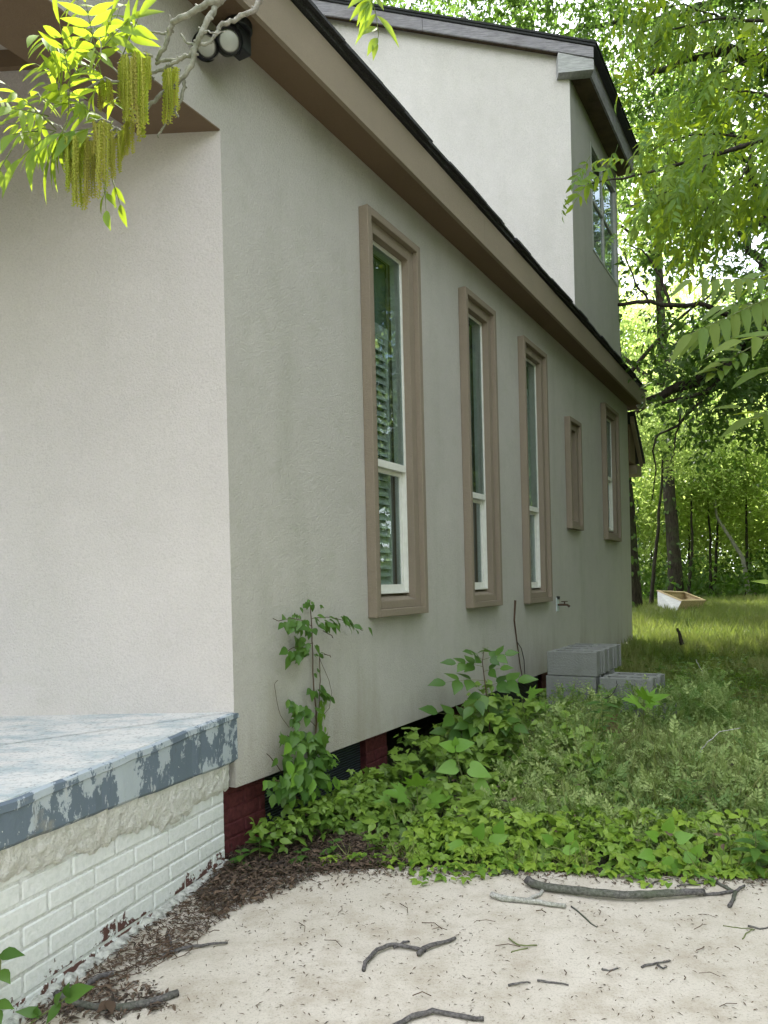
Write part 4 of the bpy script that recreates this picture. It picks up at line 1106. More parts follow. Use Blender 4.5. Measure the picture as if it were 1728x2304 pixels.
litter('leaf_litter', 700, grp((130, 2140), (330, 2120), (380, 2180), (200, 2212), (0, 2212), (20, 2180)), (.012, .04), .008, 'dead_leaf', [SIMPLE, LANCE2], r_, wid=.6, up=.15)
litter('driveway_debris', 1300, grp((480, 1960), (840, 1880), (1659, 1900), (1659, 2212), (100, 2212)), (.006, .02), .003, 'dead_leaf', [SIMPLE, DIAM], r_, wid=.45, up=.08)
litter('driveway_debris', 500, grp((560, 1900), (840, 1876), (1659, 1897), (1659, 1925), (840, 1900), (600, 1940)), (.008, .03), .004, 'dead_leaf', [SIMPLE], r_, wid=.5, up=.1)
# ragged seam between bed and concrete: tufts, spill-over leaves, litter
g_ = np.stack([r_.uniform(-.2, 2.2, 800), np.zeros(800)], 1); tuft = np.array([mnoise.noise(Vector((a * 6, 3, 0))) for a in g_[:, 0]]) > .05; g_ = g_[tuft]; g_[:, 1] = edge_y(g_[:, 0]) + r_.normal(size=len(g_)) * .03 + .05; n = len(g_)
dd = r_.normal(size=(n, 3)) * .55; dd[:, 2] = 1; dd[:, 1] -= .3; nn = r_.normal(size=(n, 3)); nn[:, 2] = .2
scatter('edge_grass', [BLADE], np.stack([g_[:, 0], g_[:, 1], np.full(n, -.005)], 1), dd, nn, r_.uniform(.05, .17, n), 'grass', wid=.8)
g_ = np.stack([r_.uniform(-.3, 2.3, 420), np.zeros(420)], 1); g_[:, 1] = edge_y(g_[:, 0]) - np.abs(r_.normal(size=420)) * .045 * (1 + np.sin(g_[:, 0] * 7.3)); n = 420
dd = r_.normal(size=(n, 3)); dd[:, 1] -= 1; dd[:, 2] = -.1; nn = r_.normal(size=(n, 3)) * .25; nn[:, 2] += 1
scatter('edge_leaves', [TRIF, OVATE, HEART], np.stack([g_[:, 0], g_[:, 1], r_.uniform(.008, .035, n)], 1), dd, nn, r_.uniform(.02, .05, n), 'leaf_edge', smooth=True)
litter('edge_litter', 1500, [(-.35, 3.12), (-.3, 3.3), (.1, 3.27), (.5, 3.2), (1.04, 3.12), (1.6, 3.05), (2.4, 2.95), (2.4, 2.83), (1.5, 2.92), (.9, 3.02), (.4, 3.09)], (.008, .035), .008, 'dead_leaf', [SIMPLE, LANCE2], r_, wid=.6, up=.3)
litter('dead_leaves_in_bed', 420, [(.1, 3.3), (1.6, 3.1), (2.6, 3.3), (2.2, 5.2), (1.2, 4.8), (.3, 4.2)], (.02, .05), .16, 'dead_leaf', [SIMPLE, OVATE], r_, wid=.7, up=.6)
m = MB()
for x, y in np.concatenate([field(260, grp((480, 1880), (600, 1900), (420, 2060), (150, 2190), (80, 2200)), r_), field(120, grp((500, 1800), (800, 1790), (780, 1880), (520, 1950)), r_), field(22, grp((560, 1960), (1659, 1910), (1659, 2212), (300, 2212)), r_)]):
    a_ = random.uniform(0, 3.14); L = random.uniform(.02, .09); z = .004 + random.random() * .012
    m.tube([(x, y, z), (x + math.cos(a_) * L * .5, y + math.sin(a_) * L * .5, z + random.uniform(0, .008)), (x + math.cos(a_ + .3) * L, y + math.sin(a_ + .3) * L, z)], random.uniform(.0008, .0022), 3, False)
o = m.build('twig_litter', 'stem_brown'); o['kind'] = 'stuff'

# ---------------- plants one can point at
def tonemesh(shape, name, mat): return proto(name, shape[0], shape[1], mat)
ME = {k: tonemesh(s_, 'leaf', m_) for k, (s_, m_) in dict(creep=(OVATE, 'leaf_piece'), creepb=(OVATE, 'leaf_piece_bright'), heart=(HEART, 'leaf_piece'), heartb=(HEART, 'leaf_piece_bright'), lobe=(LOBED, 'leaf_piece'), maple=(MAPLE, 'leaf_piece_bright'),
                                                            pecan=(LANCE, 'leaf_pecan'), pecan2=(LANCE2, 'leaf_pecan'), heaven=(mk_leaf([(0, .01), (.08, .13), (.3, .16), (.6, .11), (.85, .05), (1, .002)], .05, .12), 'leaf_heaven'), lance=(LANCE, 'leaf_piece')).items()}
def climbing_vine():
    sc_ = 4.917
    def pv(x, y, o): return on_plane((600 + x / sc_) / SD, (1350 + y / sc_) / SD, W(0, o, 0), N)
    r = empty('climbing_vine', pv(500, 2150, .06), 'slender green vine climbing the side wall between the house corner and the first window', 'vine')
    st = [(480, 0), (500, 200), (515, 500), (520, 850), (555, 1200), (565, 1400), (550, 1650), (520, 1800), (490, 2150)]
    MB().tube(wob([pv(x, y, .03) for x, y in st], 40, .0012, 2), list(np.linspace(.0022, .006, 40)), 6).build('stem', 'stem_brown', r)
    for pl, o, w in (([(500, 200), (560, 190), (700, 185), (830, 215), (950, 260), (1060, 340)], .09, .0018), ([(500, 290), (400, 230), (260, 200), (120, 235), (70, 205)], .08, .0018), ([(515, 480), (400, 500), (280, 530), (180, 600)], .07, .0018),
                     ([(565, 1340), (690, 1190), (715, 1020), (690, 880), (620, 720), (590, 650)], .03, .0012), ([(250, 1410), (150, 1290), (100, 1080), (80, 930), (125, 890)], .02, .0012), ([(580, 1200), (590, 900), (585, 700), (575, 510)], .03, .0025),
                     ([(540, 1400), (420, 1260), (330, 1180), (220, 1160)], .06, .0016), ([(520, 1760), (400, 1640), (300, 1560), (230, 1500)], .06, .002), ([(240, 2030), (180, 1930), (60, 1760), (0, 1700)], .04, .002), ([(620, 340), (700, 380), (735, 420)], .06, .002), ([(630, 595), (680, 605), (710, 632)], .03, .002), ([(350, 2200), (280, 2120), (240, 2030), (95, 1995)], .09, .003), ([(240, 2030), (262, 1870)], .09, .0025)):
        MB().tube(wob([pv(x, y, o) for x, y in pl], 16, .001, len(pl)), w, 5).build('stem', 'stem_brown', r)
    rr = random.Random(9)
    cl = [(520, 40, 80, 35, 6, 62, .05), (640, 230, 90, 60, 8, 105, .09), (850, 205, 90, 50, 8, 110, .10), (980, 285, 50, 35, 3, 105, .1), (270, 240, 90, 50, 8, 115, .09), (430, 290, 60, 60, 5, 105, .07), (345, 165, 50, 30, 3, 60, .05), (450, 520, 70, 60, 6, 115, .06), (270, 570, 80, 50, 6, 130, .08), (350, 420, 50, 30, 2, 110, .08), (545, 600, 40, 25, 3, 70, .05),
          (550, 780, 20, 20, 2, 60, .04), (550, 1020, 70, 45, 9, 95, .06), (640, 1050, 40, 30, 4, 90, .06), (310, 1170, 80, 45, 7, 95, .08), (500, 1230, 70, 45, 6, 100, .07), (360, 1320, 60, 45, 5, 100, .08), (270, 1540, 60, 70, 7, 135, .09), (480, 1520, 100, 70, 10, 140, .08), (560, 1640, 60, 80, 8, 125, .06),
          (360, 1750, 110, 80, 10, 150, .1), (470, 1900, 90, 90, 10, 150, .1), (300, 2000, 130, 110, 12, 150, .12), (520, 2020, 70, 110, 9, 130, .1), (640, 1740, 60, 60, 7, 120, .07), (730, 1960, 50, 30, 2, 130, .12), (680, 2090, 50, 40, 2, 130, .12), (150, 2080, 100, 80, 9, 130, .1)]
    for cx, cy, rx, ry, n_, L, o in cl:
        for k in range(int(n_ * 1.8)):
            x, y = cx + rr.gauss(0, .78) * rx, cy + rr.gauss(0, .7) * ry
            p = pv(x, y, max(.012, o + rr.uniform(-.03, .03)))
            out = 1 if x > 520 else -1
            dv = U * (out * rr.uniform(.1, 1)) + N * rr.uniform(0, .45) - Zv * rr.uniform(.1, .9)
            nn_ = N * rr.uniform(.3, 1) + Zv * rr.uniform(.2, 1) - U * rr.uniform(-.2, .4)
            put(ME[rr.choice(['creep', 'creep', 'heart'] if cy < 1400 else ['creep', 'heart', 'lobe', 'heart', 'creepb'])], 'leaf', r, p, dv, nn_, L * 1.12 / sc_ / FPX * p[1] * rr.uniform(.75, 1.25))
    for k in range(26):     # fresh light leaves hanging down one stem
        y = 1080 + k * 23; p = pv(600 + rr.uniform(-25, 45) - max(0, y - 1400) * .05, y, .045)
        put(ME['creepb'], 'leaf', r, p, -Zv + U * rr.uniform(-.3, .6) + N * .1, N + Zv * .3, .052 * rr.uniform(.7, 1.2))
climbing_vine()

def frond(parent, base, tip, pairs, mesh, size, nrm, twist=0, droop=0, rachis='stem_green', start=.22, name='leaflet', rr=random, ang=1.0, rad=.0016, term=True, hang=0, wdt=1.0):
    """a pinnate leaf: one rachis, paired leaflets, each a piece"""
    base, tip = np.array(base), np.array(tip); ax = tip - base; L = np.linalg.norm(ax); ax /= L
    nrm = np.array(nrm, float); nrm = nrm - ax * np.dot(nrm, ax); nrm /= np.linalg.norm(nrm); sd = np.cross(ax, nrm)
    f = lambda t: base + ax * L * t - Zv * droop * L * t * t + nrm * .0
    MB().tube([f(t) for t in np.linspace(0, 1, 7)], list(np.linspace(rad * 1.3, rad * .6, 7)), 5).build('rachis', rachis, parent)
    for i in range(pairs):
        t = start + (.97 - start) * i / pairs
        for sg in (-1, 1):
            a_ = ang * rr.uniform(.85, 1.12) * (1 - .25 * t)
            dv = ax * math.cos(a_) + sd * sg * math.sin(a_) - Zv * (hang + rr.uniform(0, .2)) + nrm * rr.uniform(-.12, .12)
            put(mesh, name, parent, f(t), dv, nrm + sd * sg * rr.uniform(-.3, .5) + nrm * 0, size * (1 - .45 * abs(t - .6)) * rr.uniform(.85, 1.12), size * wdt)
    if term: put(mesh, name, parent, f(1), ax - Zv * (hang * .6 + .1), nrm, size * .95)

# sapling by the wall: compound leaves
def wall_sapling():
    dep = 4.65
    A_ = lambda x, y, dz=0: at(x, y, dep + dz)
    r = empty('leafy_sapling', A_(1060, 1620), 'waist-high seedling tree with compound leaves against the wall beneath the second window', 'sapling')
    MB().tube([A_(1060, 1620), A_(1056, 1540), A_(1048, 1480), A_(1042, 1430), A_(1045, 1408)], [.006, .005, .004, .003, .002], 6).build('stem', 'stem_brown', r)
    rr = random.Random(3)
    for b, t, n_, s_ in (((1045, 1470), (962, 1462), 2, .095), ((1043, 1440), (985, 1425), 2, .08), ((1042, 1425), (1020, 1408), 2, .07), ((1044, 1425), (1090, 1408), 2, .075), ((1042, 1412), (1048, 1395), 1, .06), ((1046, 1450), (1080, 1440), 1, .07), ((1052, 1482), (1118, 1462), 2, .10), ((1050, 1490), (1020, 1520), 2, .085), ((1052, 1500), (1085, 1530), 2, .09),
                         ((1040, 1570), (945, 1525), 2, .10), ((1040, 1580), (965, 1570), 2, .09), ((1050, 1560), (1010, 1560), 2, .085), ((1056, 1550), (1110, 1560), 2, .09)):
        dz = rr.uniform(-.18, .02)
        frond(r, A_(*b), A_(*t, dz), n_, ME['creep'], s_ * 1.3, (rr.uniform(-.2, .2), -.65, .8), droop=.12, rr=rr, start=.35, ang=1.05, name='leaf', rad=.0014)
wall_sapling()
def upright_plant(name, x, y, dep, h, lab, cat, mesh, n_, L, top=True, whorl=2.4, ground=True, lean=(0, 0), up=.5, seed=0, stem='stem_green', rad=.003):
    """stem with leaves set round it; (x, y) is where the tip shows"""
    tipp = at(x, y, dep); b = np.array([tipp[0] - lean[0], tipp[1], float(hground(tipp[0], tipp[1])) - .01]) if ground else tipp - Zv * h
    rr = random.Random(seed); r = empty(name, b, lab, cat)
    f = lambda t: b + (tipp - b) * t
    MB().tube([f(t) for t in np.linspace(0, 1, 6)], list(np.linspace(rad, rad * .5, 6)), 5).build('stem', stem, r)
    for k in range(n_):
        t = 1 - (k / n_) ** 1.0 * (h / max(1e-3, np.linalg.norm(tipp - b))) if ground else 1 - k / n_
        a_ = k * whorl; dv = np.array([math.cos(a_), math.sin(a_), up + rr.uniform(-.15, .15) - .4 * (1 - t)])
        put(mesh if not isinstance(mesh, list) else mesh[k % len(mesh)], 'leaf', r, f(max(t, .05)), dv, (0, -.3, 1), L * (.55 + .45 * min(1, k / 4)) * rr.uniform(.85, 1.15))
    return r
def lobed_seedling(name, ctr, dep, lab, sizes, cat='seedling'):
    c = at(*ctr, dep); r = empty(name, (c[0], c[1], float(hground(c[0], c[1]))), lab, cat)
    g = np.array([c[0], c[1], float(hground(c[0], c[1]))])
    for (x, y, s_, a_) in sizes:
        p = at(x, y, dep + random.uniform(-.08, .08)); dv = np.array([math.sin(a_), -.35, math.cos(a_) * .5])
        MB().tube([g, (g + p) / 2 + np.array([0, .02, .03]), p], [.003, .0025, .002], 5).build('stem', 'stem_green', r)
        put(ME['maple'], 'leaf', r, p, dv, (0, -.55, 1), s_)
lobed_seedling('mulberry_seedling', (1388, 1560), 4.55, 'bright green seedling with deeply lobed leaves poking out of the weeds below the concrete blocks', [(1392, 1518, .155, .75), (1385, 1522, .15, -.85), (1390, 1512, .12, -.1)])
lobed_seedling('mulberry_seedling', (905, 1790), 3.75, 'greyer lobed-leaf seedling low in the creeper below the first two windows', [(880, 1720, .14, -.9), (925, 1735, .14, .8), (900, 1700, .12, 0), (910, 1760, .12, .4), (845, 1735, .11, -1.2)])
lobed_seedling('mulberry_seedling', (1150, 1530), 4.9, 'dark lobed-leaf seedling between the leafy sapling and the concrete blocks', [(1140, 1505, .13, .6), (1125, 1500, .12, -.7), (1160, 1530, .11, 1.1)])
def heart_vine(name, pts, dep, lab, leaves, mesh):
    P_ = [at(x, y, dep) for x, y in pts]; r = empty(name, P_[0], lab, 'vine')
    MB().tube(wob(P_, 14, .001, 1), .0018, 5).build('stem', 'stem_green', r)
    for x, y, s_, a_ in leaves: put(mesh, 'leaf', r, at(x, y, dep - .01), (math.sin(a_), -.3, math.cos(a_)), (.1, -.9, .6), s_)
heart_vine('heart_leaf_vine', [(990, 1720), (1000, 1680), (992, 1650), (985, 1615)], 3.9, 'twining sprig with large pale heart-shaped leaves standing up from the creeper', [(985, 1612, .10, 1.3), (982, 1615, .09, -1.2), (985, 1655, .11, -1.7), (1015, 1658, .12, 1.9), (984, 1610, .05, 0), (1030, 1690, .10, 2.2)], ME['heartb'])
heart_vine('heart_leaf_vine', [(1095, 1860), (1060, 1850), (1040, 1835), (1030, 1810)], 3.3, 'yellow-green heart-leaved sprig at the driveway edge near the leaf litter', [(1030, 1808, .075, .4), (1000, 1830, .085, -1.4), (1062, 1822, .085, 1.0), (1035, 1850, .08, 2.8), (1075, 1800, .07, .3), (1098, 1850, .07, 1.9)], ME['heartb'])
heart_vine('heart_leaf_vine', [(1290, 1870), (1240, 1850), (1200, 1830), (1180, 1835)], 3.15, 'broad-leaved creeper sprig spilling over the driveway edge left of centre', [(1195, 1822, .07, -.8), (1215, 1840, .07, 1.2), (1238, 1845, .065, .2), (1190, 1862, .06, -2.4), (1255, 1868, .06, 2.2), (1225, 1820, .06, .4)], ME['creepb'])
heart_vine('heart_leaf_vine', [(1560, 1875), (1500, 1850), (1470, 1830), (1440, 1800)], 3.1, 'bushy clump of round leaves at the driveway edge above the long branch right end', [(1440, 1795, .07, .3), (1420, 1810, .065, -1), (1462, 1812, .07, 1.2), (1410, 1845, .07, -1.6), (1440, 1852, .07, 3), (1478, 1850, .065, 1.8), (1500, 1845, .06, .6), (1455, 1862, .06, 2.4), (1530, 1872, .06, 2.0), (1395, 1865, .06, -2.2)], ME['heartb'])
upright_plant('goldenrod_plant', 1632, 1800, 3.02, .22, 'upright weed with whorls of long narrow leaves at the right end of the driveway edge', 'weed', ME['lance'], 26, .105, up=.25, seed=4)
upright_plant('goldenrod_plant', 1495, 1690, 3.7, .22, 'narrow-leaved green weed standing in the feathery weeds toward the right', 'weed', ME['lance'], 22, .09, up=.35, seed=5)
upright_plant('goldenrod_plant', 1300, 1500, 4.5, .25, 'narrow-leaved weed rising in front of the concrete blocks', 'weed', ME['lance'], 20, .10, up=.2, seed=6)
for k, (x, y, dep, lab) in enumerate(((560, 1810, 3.32, 'small leafy weed at the foot of the red brick pier'), (520, 1850, 3.25, 'small leafy weed in the litter right beside the porch corner'), (610, 1795, 3.45, 'low leafy weed in the litter below the climbing vine'), (720, 1830, 3.35, 'low weed with spreading leaves in the middle of the leaf litter'), (650, 1850, 3.28, 'tiny weed alone in the leaf litter near the driveway'))):
    upright_plant('leafy_weed', x, y - 12, dep, .09, lab, 'weed', [ME['creep'], ME['lance']], 9, .07, up=.25, seed=20 + k, rad=.002)
# sprigs at the lower left, in front of the porch base
def corner_sprig(name, stem, dep, lab, leaves):
    P_ = [at(x, y, dep) for x, y in stem]; r = empty(name, P_[0], lab, 'weed')
    MB().tube(P_, .002, 5).build('stem', 'stem_green', r)
    for x, y, x2, y2, w in leaves:
        a_, b_ = at(x, y, dep), at(x2, y2, dep - .03); put(ME['creep'], 'leaf', r, a_, b_ - a_, (.1, -.8, .9), np.linalg.norm(b_ - a_), np.linalg.norm(b_ - a_) * w * .75)
corner_sprig('porch_weed', [(-30, 2230), (-5, 2160), (0, 2100), (2, 2060)], 2.05, 'green sprig at the left edge growing up against the white brick porch base', [(0, 2062, 46, 2058, 1.0), (0, 2070, -30, 2050, 1), (2, 2095, 20, 2122, 1.3), (0, 2110, -24, 2120, 1), (-6, 2165, 26, 2175, 1), (-10, 2180, 0, 2215, 1.4), (-15, 2190, -40, 2170, 1)])
corner_sprig('porch_weed', [(60, 2215), (95, 2190), (130, 2165), (148, 2150)], 2.08, 'broad-leaved green sprig beside the thick stick at the lower left', [(140, 2158, 192, 2128, 1.1), (145, 2155, 143, 2128, 1.1), (132, 2165, 95, 2212, 1.0), (120, 2172, 125, 2145, 1), (90, 2190, 35, 2182, 1), (80, 2200, 75, 2178, 1)])

# ---------------- fallen sticks
def stick(name, lines, lab, mat='bark_stick', cat='stick', rough=.16):
    g = lambda x, y: on_ground(x, y)
    c = g(*lines[0][0][0]); r = empty(name, (c[0], c[1], 0), lab, cat)
    for pts, r0, r1 in lines:
        n_ = max(8, 3 * len(pts)); P_ = wob([g(x, y) + Zv * (r0 + .001) for x, y in pts], n_, .0012, int(pts[0][0]))
        rad = np.linspace(r0, r1, n_); P_[:, 2] = np.maximum(P_[:, 2], rad * .8)
        MB().tube(P_, list(rad), 9, rough=rough).build('wood', mat, r, smooth=True)
stick('fallen_branch', [([(1140, 1912), (1150, 1920), (1200, 1930), (1280, 1942), (1350, 1948), (1410, 1946), (1480, 1941), (1520, 1936)], .0165, .012), ([(1520, 1936), (1560, 1934), (1590, 1928), (1608, 1917)], .006, .005)], 'longest dark fallen branch lying across the far side of the driveway', cat='branch')
stick('fallen_branch', [([(1548, 1909), (1568, 1921), (1590, 1932), (1584, 1948), (1575, 1962)], .006, .007)], 'short crooked twig piece lying over the right end of the long fallen branch', cat='branch')
stick('pale_stick', [([(1062, 1940), (1090, 1948), (1140, 1952), (1180, 1958), (1222, 1964)], .012, .008), ([(1140, 1950), (1165, 1936), (1180, 1920)], .007, .006)], 'pale lichen-grey forked stick just left below the long fallen branch', 'bark_white')
stick('crooked_stick', [([(788, 2100), (792, 2085), (815, 2062), (850, 2048), (885, 2052), (920, 2058)], .007, .006), ([(905, 2068), (920, 2056), (950, 2045), (984, 2032)], .009, .005), ([(850, 2050), (870, 2040), (885, 2038)], .005, .003)], 'crooked dark stick in the middle of the driveway')
stick('thick_stick', [([(125, 2152), (160, 2170), (200, 2178), (260, 2180), (320, 2172), (385, 2152)], .010, .0105)], 'thick bent dark stick at the lower left near the porch base')
stick('bark_stick', [([(178, 2150), (195, 2128), (215, 2114), (246, 2110)], .010, .009)], 'short curved stick just above the thick bent one at the lower left')
stick('thin_stick', [([(368, 2062), (400, 2054), (440, 2047), (492, 2041)], .006, .004)], 'thin pale-grey stick among the litter by the porch foot')
stick('curved_stick', [([(345, 2075), (372, 2052), (368, 2030), (362, 2018)], .005, .005)], 'small hooked stick standing in the litter left of the thin one')
stick('bottom_stick', [([(850, 2225), (880, 2206), (930, 2192), (990, 2198), (1045, 2208)], .008, .006)], 'curved stick cut by the bottom edge of the picture')
for k, (a_, b_, c_, lab) in enumerate((((1098, 2131), (1120, 2127), (1146, 2126), 'short stubby twig low on the driveway, left of a longer one'), ((1160, 2122), (1195, 2124), (1228, 2131), 'slightly longer twig low on the driveway'), ((1385, 2092), (1415, 2085), (1448, 2078), 'forked dark twig on the right half of the driveway'), ((1395, 1920), (1415, 1908), (1450, 1900), 'small dark twig just above the long fallen branch'), ((1463, 1918), (1500, 1912), (1530, 1909), 'thin dark twig above the right part of the long branch'), ((1235, 1960), (1265, 1985), (1290, 2005), 'fine green-brown twig running off the end of the pale stick'), ((1615, 2003), (1640, 2008), (1665, 2004), 'fine twig at the right edge of the driveway'), ((1300, 2095), (1315, 2098), (1335, 2094), 'tiny dark twig near the centre of the driveway'), ((1050, 1890), (1085, 1888), (1122, 1884), 'small bundle of dark bark at the far edge of the driveway'))):
    stick('twig', [([a_, b_, c_], .0034, .0022)] + ([([(1420, 2088), (1432, 2096), (1440, 2092)], .003, .002)] if k == 2 else []) + ([([(1055, 1880), (1090, 1882), (1118, 1889)], .005, .003)] if k == 8 else []), lab)
stick('green_twig', [([(1100, 2030), (1115, 2042), (1135, 2048), (1160, 2044)], .0025, .002), ([(1103, 2058), (1118, 2054), (1140, 2050)], .002, .002)], 'small yellow-green leaf stalk on the driveway right of the crooked stick', 'stem_green')
stick('green_twig', [([(1562, 2000), (1600, 2006), (1630, 2010)], .0018, .0015), ([(1604, 2030), (1614, 2018), (1630, 2010)], .002, .0015)], 'fine greenish leaf stalk near the right edge of the driveway', 'stem_green')
c = on_ground(236, 2180); r = empty('dead_leaf', c, 'curled rust-brown dead leaf caught on the thick stick', 'leaf')
for a_, s_ in ((2.6, .05), (3.6, .045), (3.1, .03)):
    me = proto('leaf', OVATE[0], OVATE[1], 'rust_metal'); put(me, 'leaf_blade', r, c + Zv * .024, (math.sin(a_), math.cos(a_), -.15), (.3, -.2, 1), s_)
def dry(name, pts, dep, lab, r0, mat='bark_white'):
    P_ = [at(x, y, dep) for x, y in pts]; r = empty(name, P_[0], lab, 'stem')
    MB().tube(wob(P_, 16, .002, 3), list(np.linspace(r0, r0 * .5, 16)), 5).build('stem', mat, r)
dry('dry_stem', [(1510, 1625), (1525, 1600), (1550, 1580), (1600, 1572)], 4.3, 'bleached arching dry stem in the weeds on the right', .004)
dry('dry_stem', [(1473, 1392), (1467, 1372), (1463, 1357)], 9.5, 'short dark stump-like stick upright in the sunny grass', .03, 'bark_dark')
dry('dry_stem', [(1300, 1512), (1318, 1500), (1330, 1480), (1332, 1470)], 5.2, 'thin bent black stem in front of the right-hand concrete block', .004, 'wire_black')
dry('dry_stem', [(1502, 1425), (1512, 1445), (1520, 1462)], 6.6, 'thin grey stalk leaning in the shaded grass', .004)

# ================================================================== NEAR FOLIAGE
Z1 = 2.37
def z1(x, y, dep): return at(x / Z1 / SD, y / Z1 / SD, dep)
def pecan_branch():
    D = 1.6
    r = empty('pecan_branch', z1(1190, -60, D), 'sunlit pecan branch with long leaflets and hanging catkins in front of the porch, upper left', 'branch')
    tw = [([(1500, -500), (1330, -280), (1210, -80), (1180, 0), (1080, 45), (985, 105), (918, 155), (905, 205), (885, 265), (835, 320)], .0085, .004),
          ([(1210, -80), (1190, 0), (1130, 110), (1082, 210), (1055, 270), (1030, 350), (970, 430), (870, 490), (800, 550), (735, 630), (655, 700), (590, 745)], .0068, .003),
          ([(1480, -200), (1400, 0), (1370, 60), (1280, 120), (1200, 160), (1180, 200), (1130, 235), (1055, 245), (1000, 225), (965, 178)], .006, .002),
          ([(1035, 262), (990, 305), (940, 330), (830, 340)], .0042, .003), ([(1000, 300), (905, 362), (860, 385), (810, 402), (700, 450), (560, 440), (400, 520)], .004, .002), ([(985, 430), (970, 510), (940, 590), (900, 650), (870, 690), (845, 735)], .0038, .0015),
          ([(918, 155), (840, 155), (745, 130)], .003, .0012), ([(1060, 145), (1120, 175), (1200, 165)], .0018, .0012), ([(940, 590), (955, 620)], .0028, .001), ([(810, 400), (820, 430)], .0025, .001), ([(910, 80), (912, 150)], .0018, .001),
          ([(590, 745), (480, 700), (350, 690), (290, 660)], .003, .0016), ([(700, 450), (560, 330), (530, 200)], .0025, .0012), ([(560, 440), (420, 420), (370, 330)], .0025, .0012)]
    for k, (pts, r0, r1) in enumerate(tw):
        n_ = 6 * len(pts); P_ = wob([z1(x, y, D + .02 * math.sin(x * .01)) for x, y in pts], n_, .0014, k)
        m = MB(); m.tube(P_, list(np.linspace(r0, r1, n_)), 8, rough=.14)
        for i in range(3, n_ - 2, 5):      # buds and leaf scars
            a_ = unit(1)[0]; rr0 = r0 + (r1 - r0) * i / n_; m.tube([P_[i], P_[i] + a_ * rr0 * 1.7], [rr0 * .9, rr0 * .35], 6)
        m.build('twig', 'bark_pale', r, smooth=True)
    rr = random.Random(12)
    fr = [  # base, tip, pairs, leaflet length in picture units, depth shift
        ((640, 330), (742, 70), 3, 185, 0, .9), ((545, 430), (455, -10), 5, 150, .03, .85), ((380, 470), (318, 110), 4, 175, -.03, .9), ((365, 600), (378, 330), 3, 170, -.06, .8), ((300, 690), (30, 430), 4, 120, .0, 1.1), ((300, 700), (30, 640), 3, 115, .05, 1.1),
        ((290, 700), (110, 830), 2, 215, -.05, .9), ((360, 640), (270, 830), 2, 220, -.08, .6), ((530, 680), (330, 700), 2, 210, -.06, .5), ((300, 690), (150, 540), 3, 120, .06, 1), ((470, 300), (300, 300), 3, 130, .08, .9), ((560, 300), (600, 60), 3, 170, .07, .9),
        ((420, 520), (240, 430), 3, 150, .05, .9), ((470, 640), (440, 560), 2, 170, .02, 1), ((300, 400), (190, 330), 2, 130, .1, .9), ((430, 120), (400, -60), 3, 140, .06, .8), ((640, 700), (560, 640), 2, 150, .04, .8), ((580, 560), (640, 500), 2, 140, .08, .8),
        ((560, 1000), (565, 1100), 1, 130, .02, .7), ((600, 960), (640, 1080), 1, 120, .05, .5), ((60, 800), (-40, 960), 2, 130, .0, .8), ((60, 560), (-50, 470), 2, 120, .03, 1), ((560, 330), (500, 250), 2, 150, -.02, .9), ((450, 700), (420, 780), 1, 190, .03, .9), ((240, 560), (200, 480), 2, 120, .1, 1.1), ((380, 330), (430, 180), 3, 150, .1, .8), ((250, 660), (180, 690), 2, 140, .09, 1.1), ((500, 520), (520, 420), 2, 150, .1, 1), ((420, 380), (330, 250), 3, 170, -.02, .8), ((480, 250), (520, 60), 3, 170, .02, .8), ((330, 560), (300, 420), 3, 165, .0, .9), ((400, 620), (350, 480), 3, 160, .05, .9), ((260, 620), (60, 560), 3, 140, -.02, 1), ((200, 700), (60, 700), 2, 150, .02, 1), ((350, 700), (200, 760), 2, 170, .03, .9), ((480, 600), (400, 520), 3, 150, .0, .9), ((520, 380), (430, 330), 2, 170, -.04, .9), ((560, 240), (680, 100), 2, 190, -.02, .8), ((330, 250), (200, 170), 3, 150, .04, .9), ((600, 180), (640, 20), 2, 170, .03, .8)]
    for b, t, n_, L, dz, an in fr:
        size = 1.12 * L / Z1 / FPX * (D + dz)
        B_, T_ = z1(*b, D + dz), z1(*t, D + dz + rr.uniform(-.12, .05))
        frond(r, B_, T_, n_, ME['pecan'], size, (rr.uniform(-.5, .5), -.8, rr.uniform(.2, .9)), droop=.06, rr=rr, ang=an, start=.3, hang=.55, rad=.0011, wdt=.72)
    # catkins: thin strands of tiny florets
    def strand(seed):
        q = np.random.default_rng(seed); it_v, it_f, k = [], [], 0
        n_ = 85
        for i in range(n_):
            t = i / n_; a_ = i * 2.4; c = np.array([.010 * math.sin(t * 5 + seed), .010 * math.cos(t * 4 + seed), -t]); o_ = np.array([math.cos(a_), math.sin(a_), -.1]) * .024
            s_ = .017 * q.uniform(.7, 1.2); p0 = c + o_
            for v in ((s_, 0, 0), (-s_ * .5, s_, 0), (-s_ * .5, -s_, 0), (0, 0, -s_ * 1.3)): it_v.append(p0 + np.array(v))
            it_f += [(k, k + 1, k + 3), (k + 1, k + 2, k + 3), (k + 2, k, k + 3), (k, k + 2, k + 1)]; k += 4
        m = MB().add(it_v, it_f); m.tube([(0, 0, 0), (.01 * math.sin(2 + seed), .01 * math.cos(2 + seed), -.5), (.01 * math.sin(5 + seed), .01 * math.cos(4 + seed), -1)], [.016, .014, .007], 5)
        return proto('catkin', m.v, m.f, 'catkin_bloom', False)
    SM = [strand(s_) for s_ in range(4)]
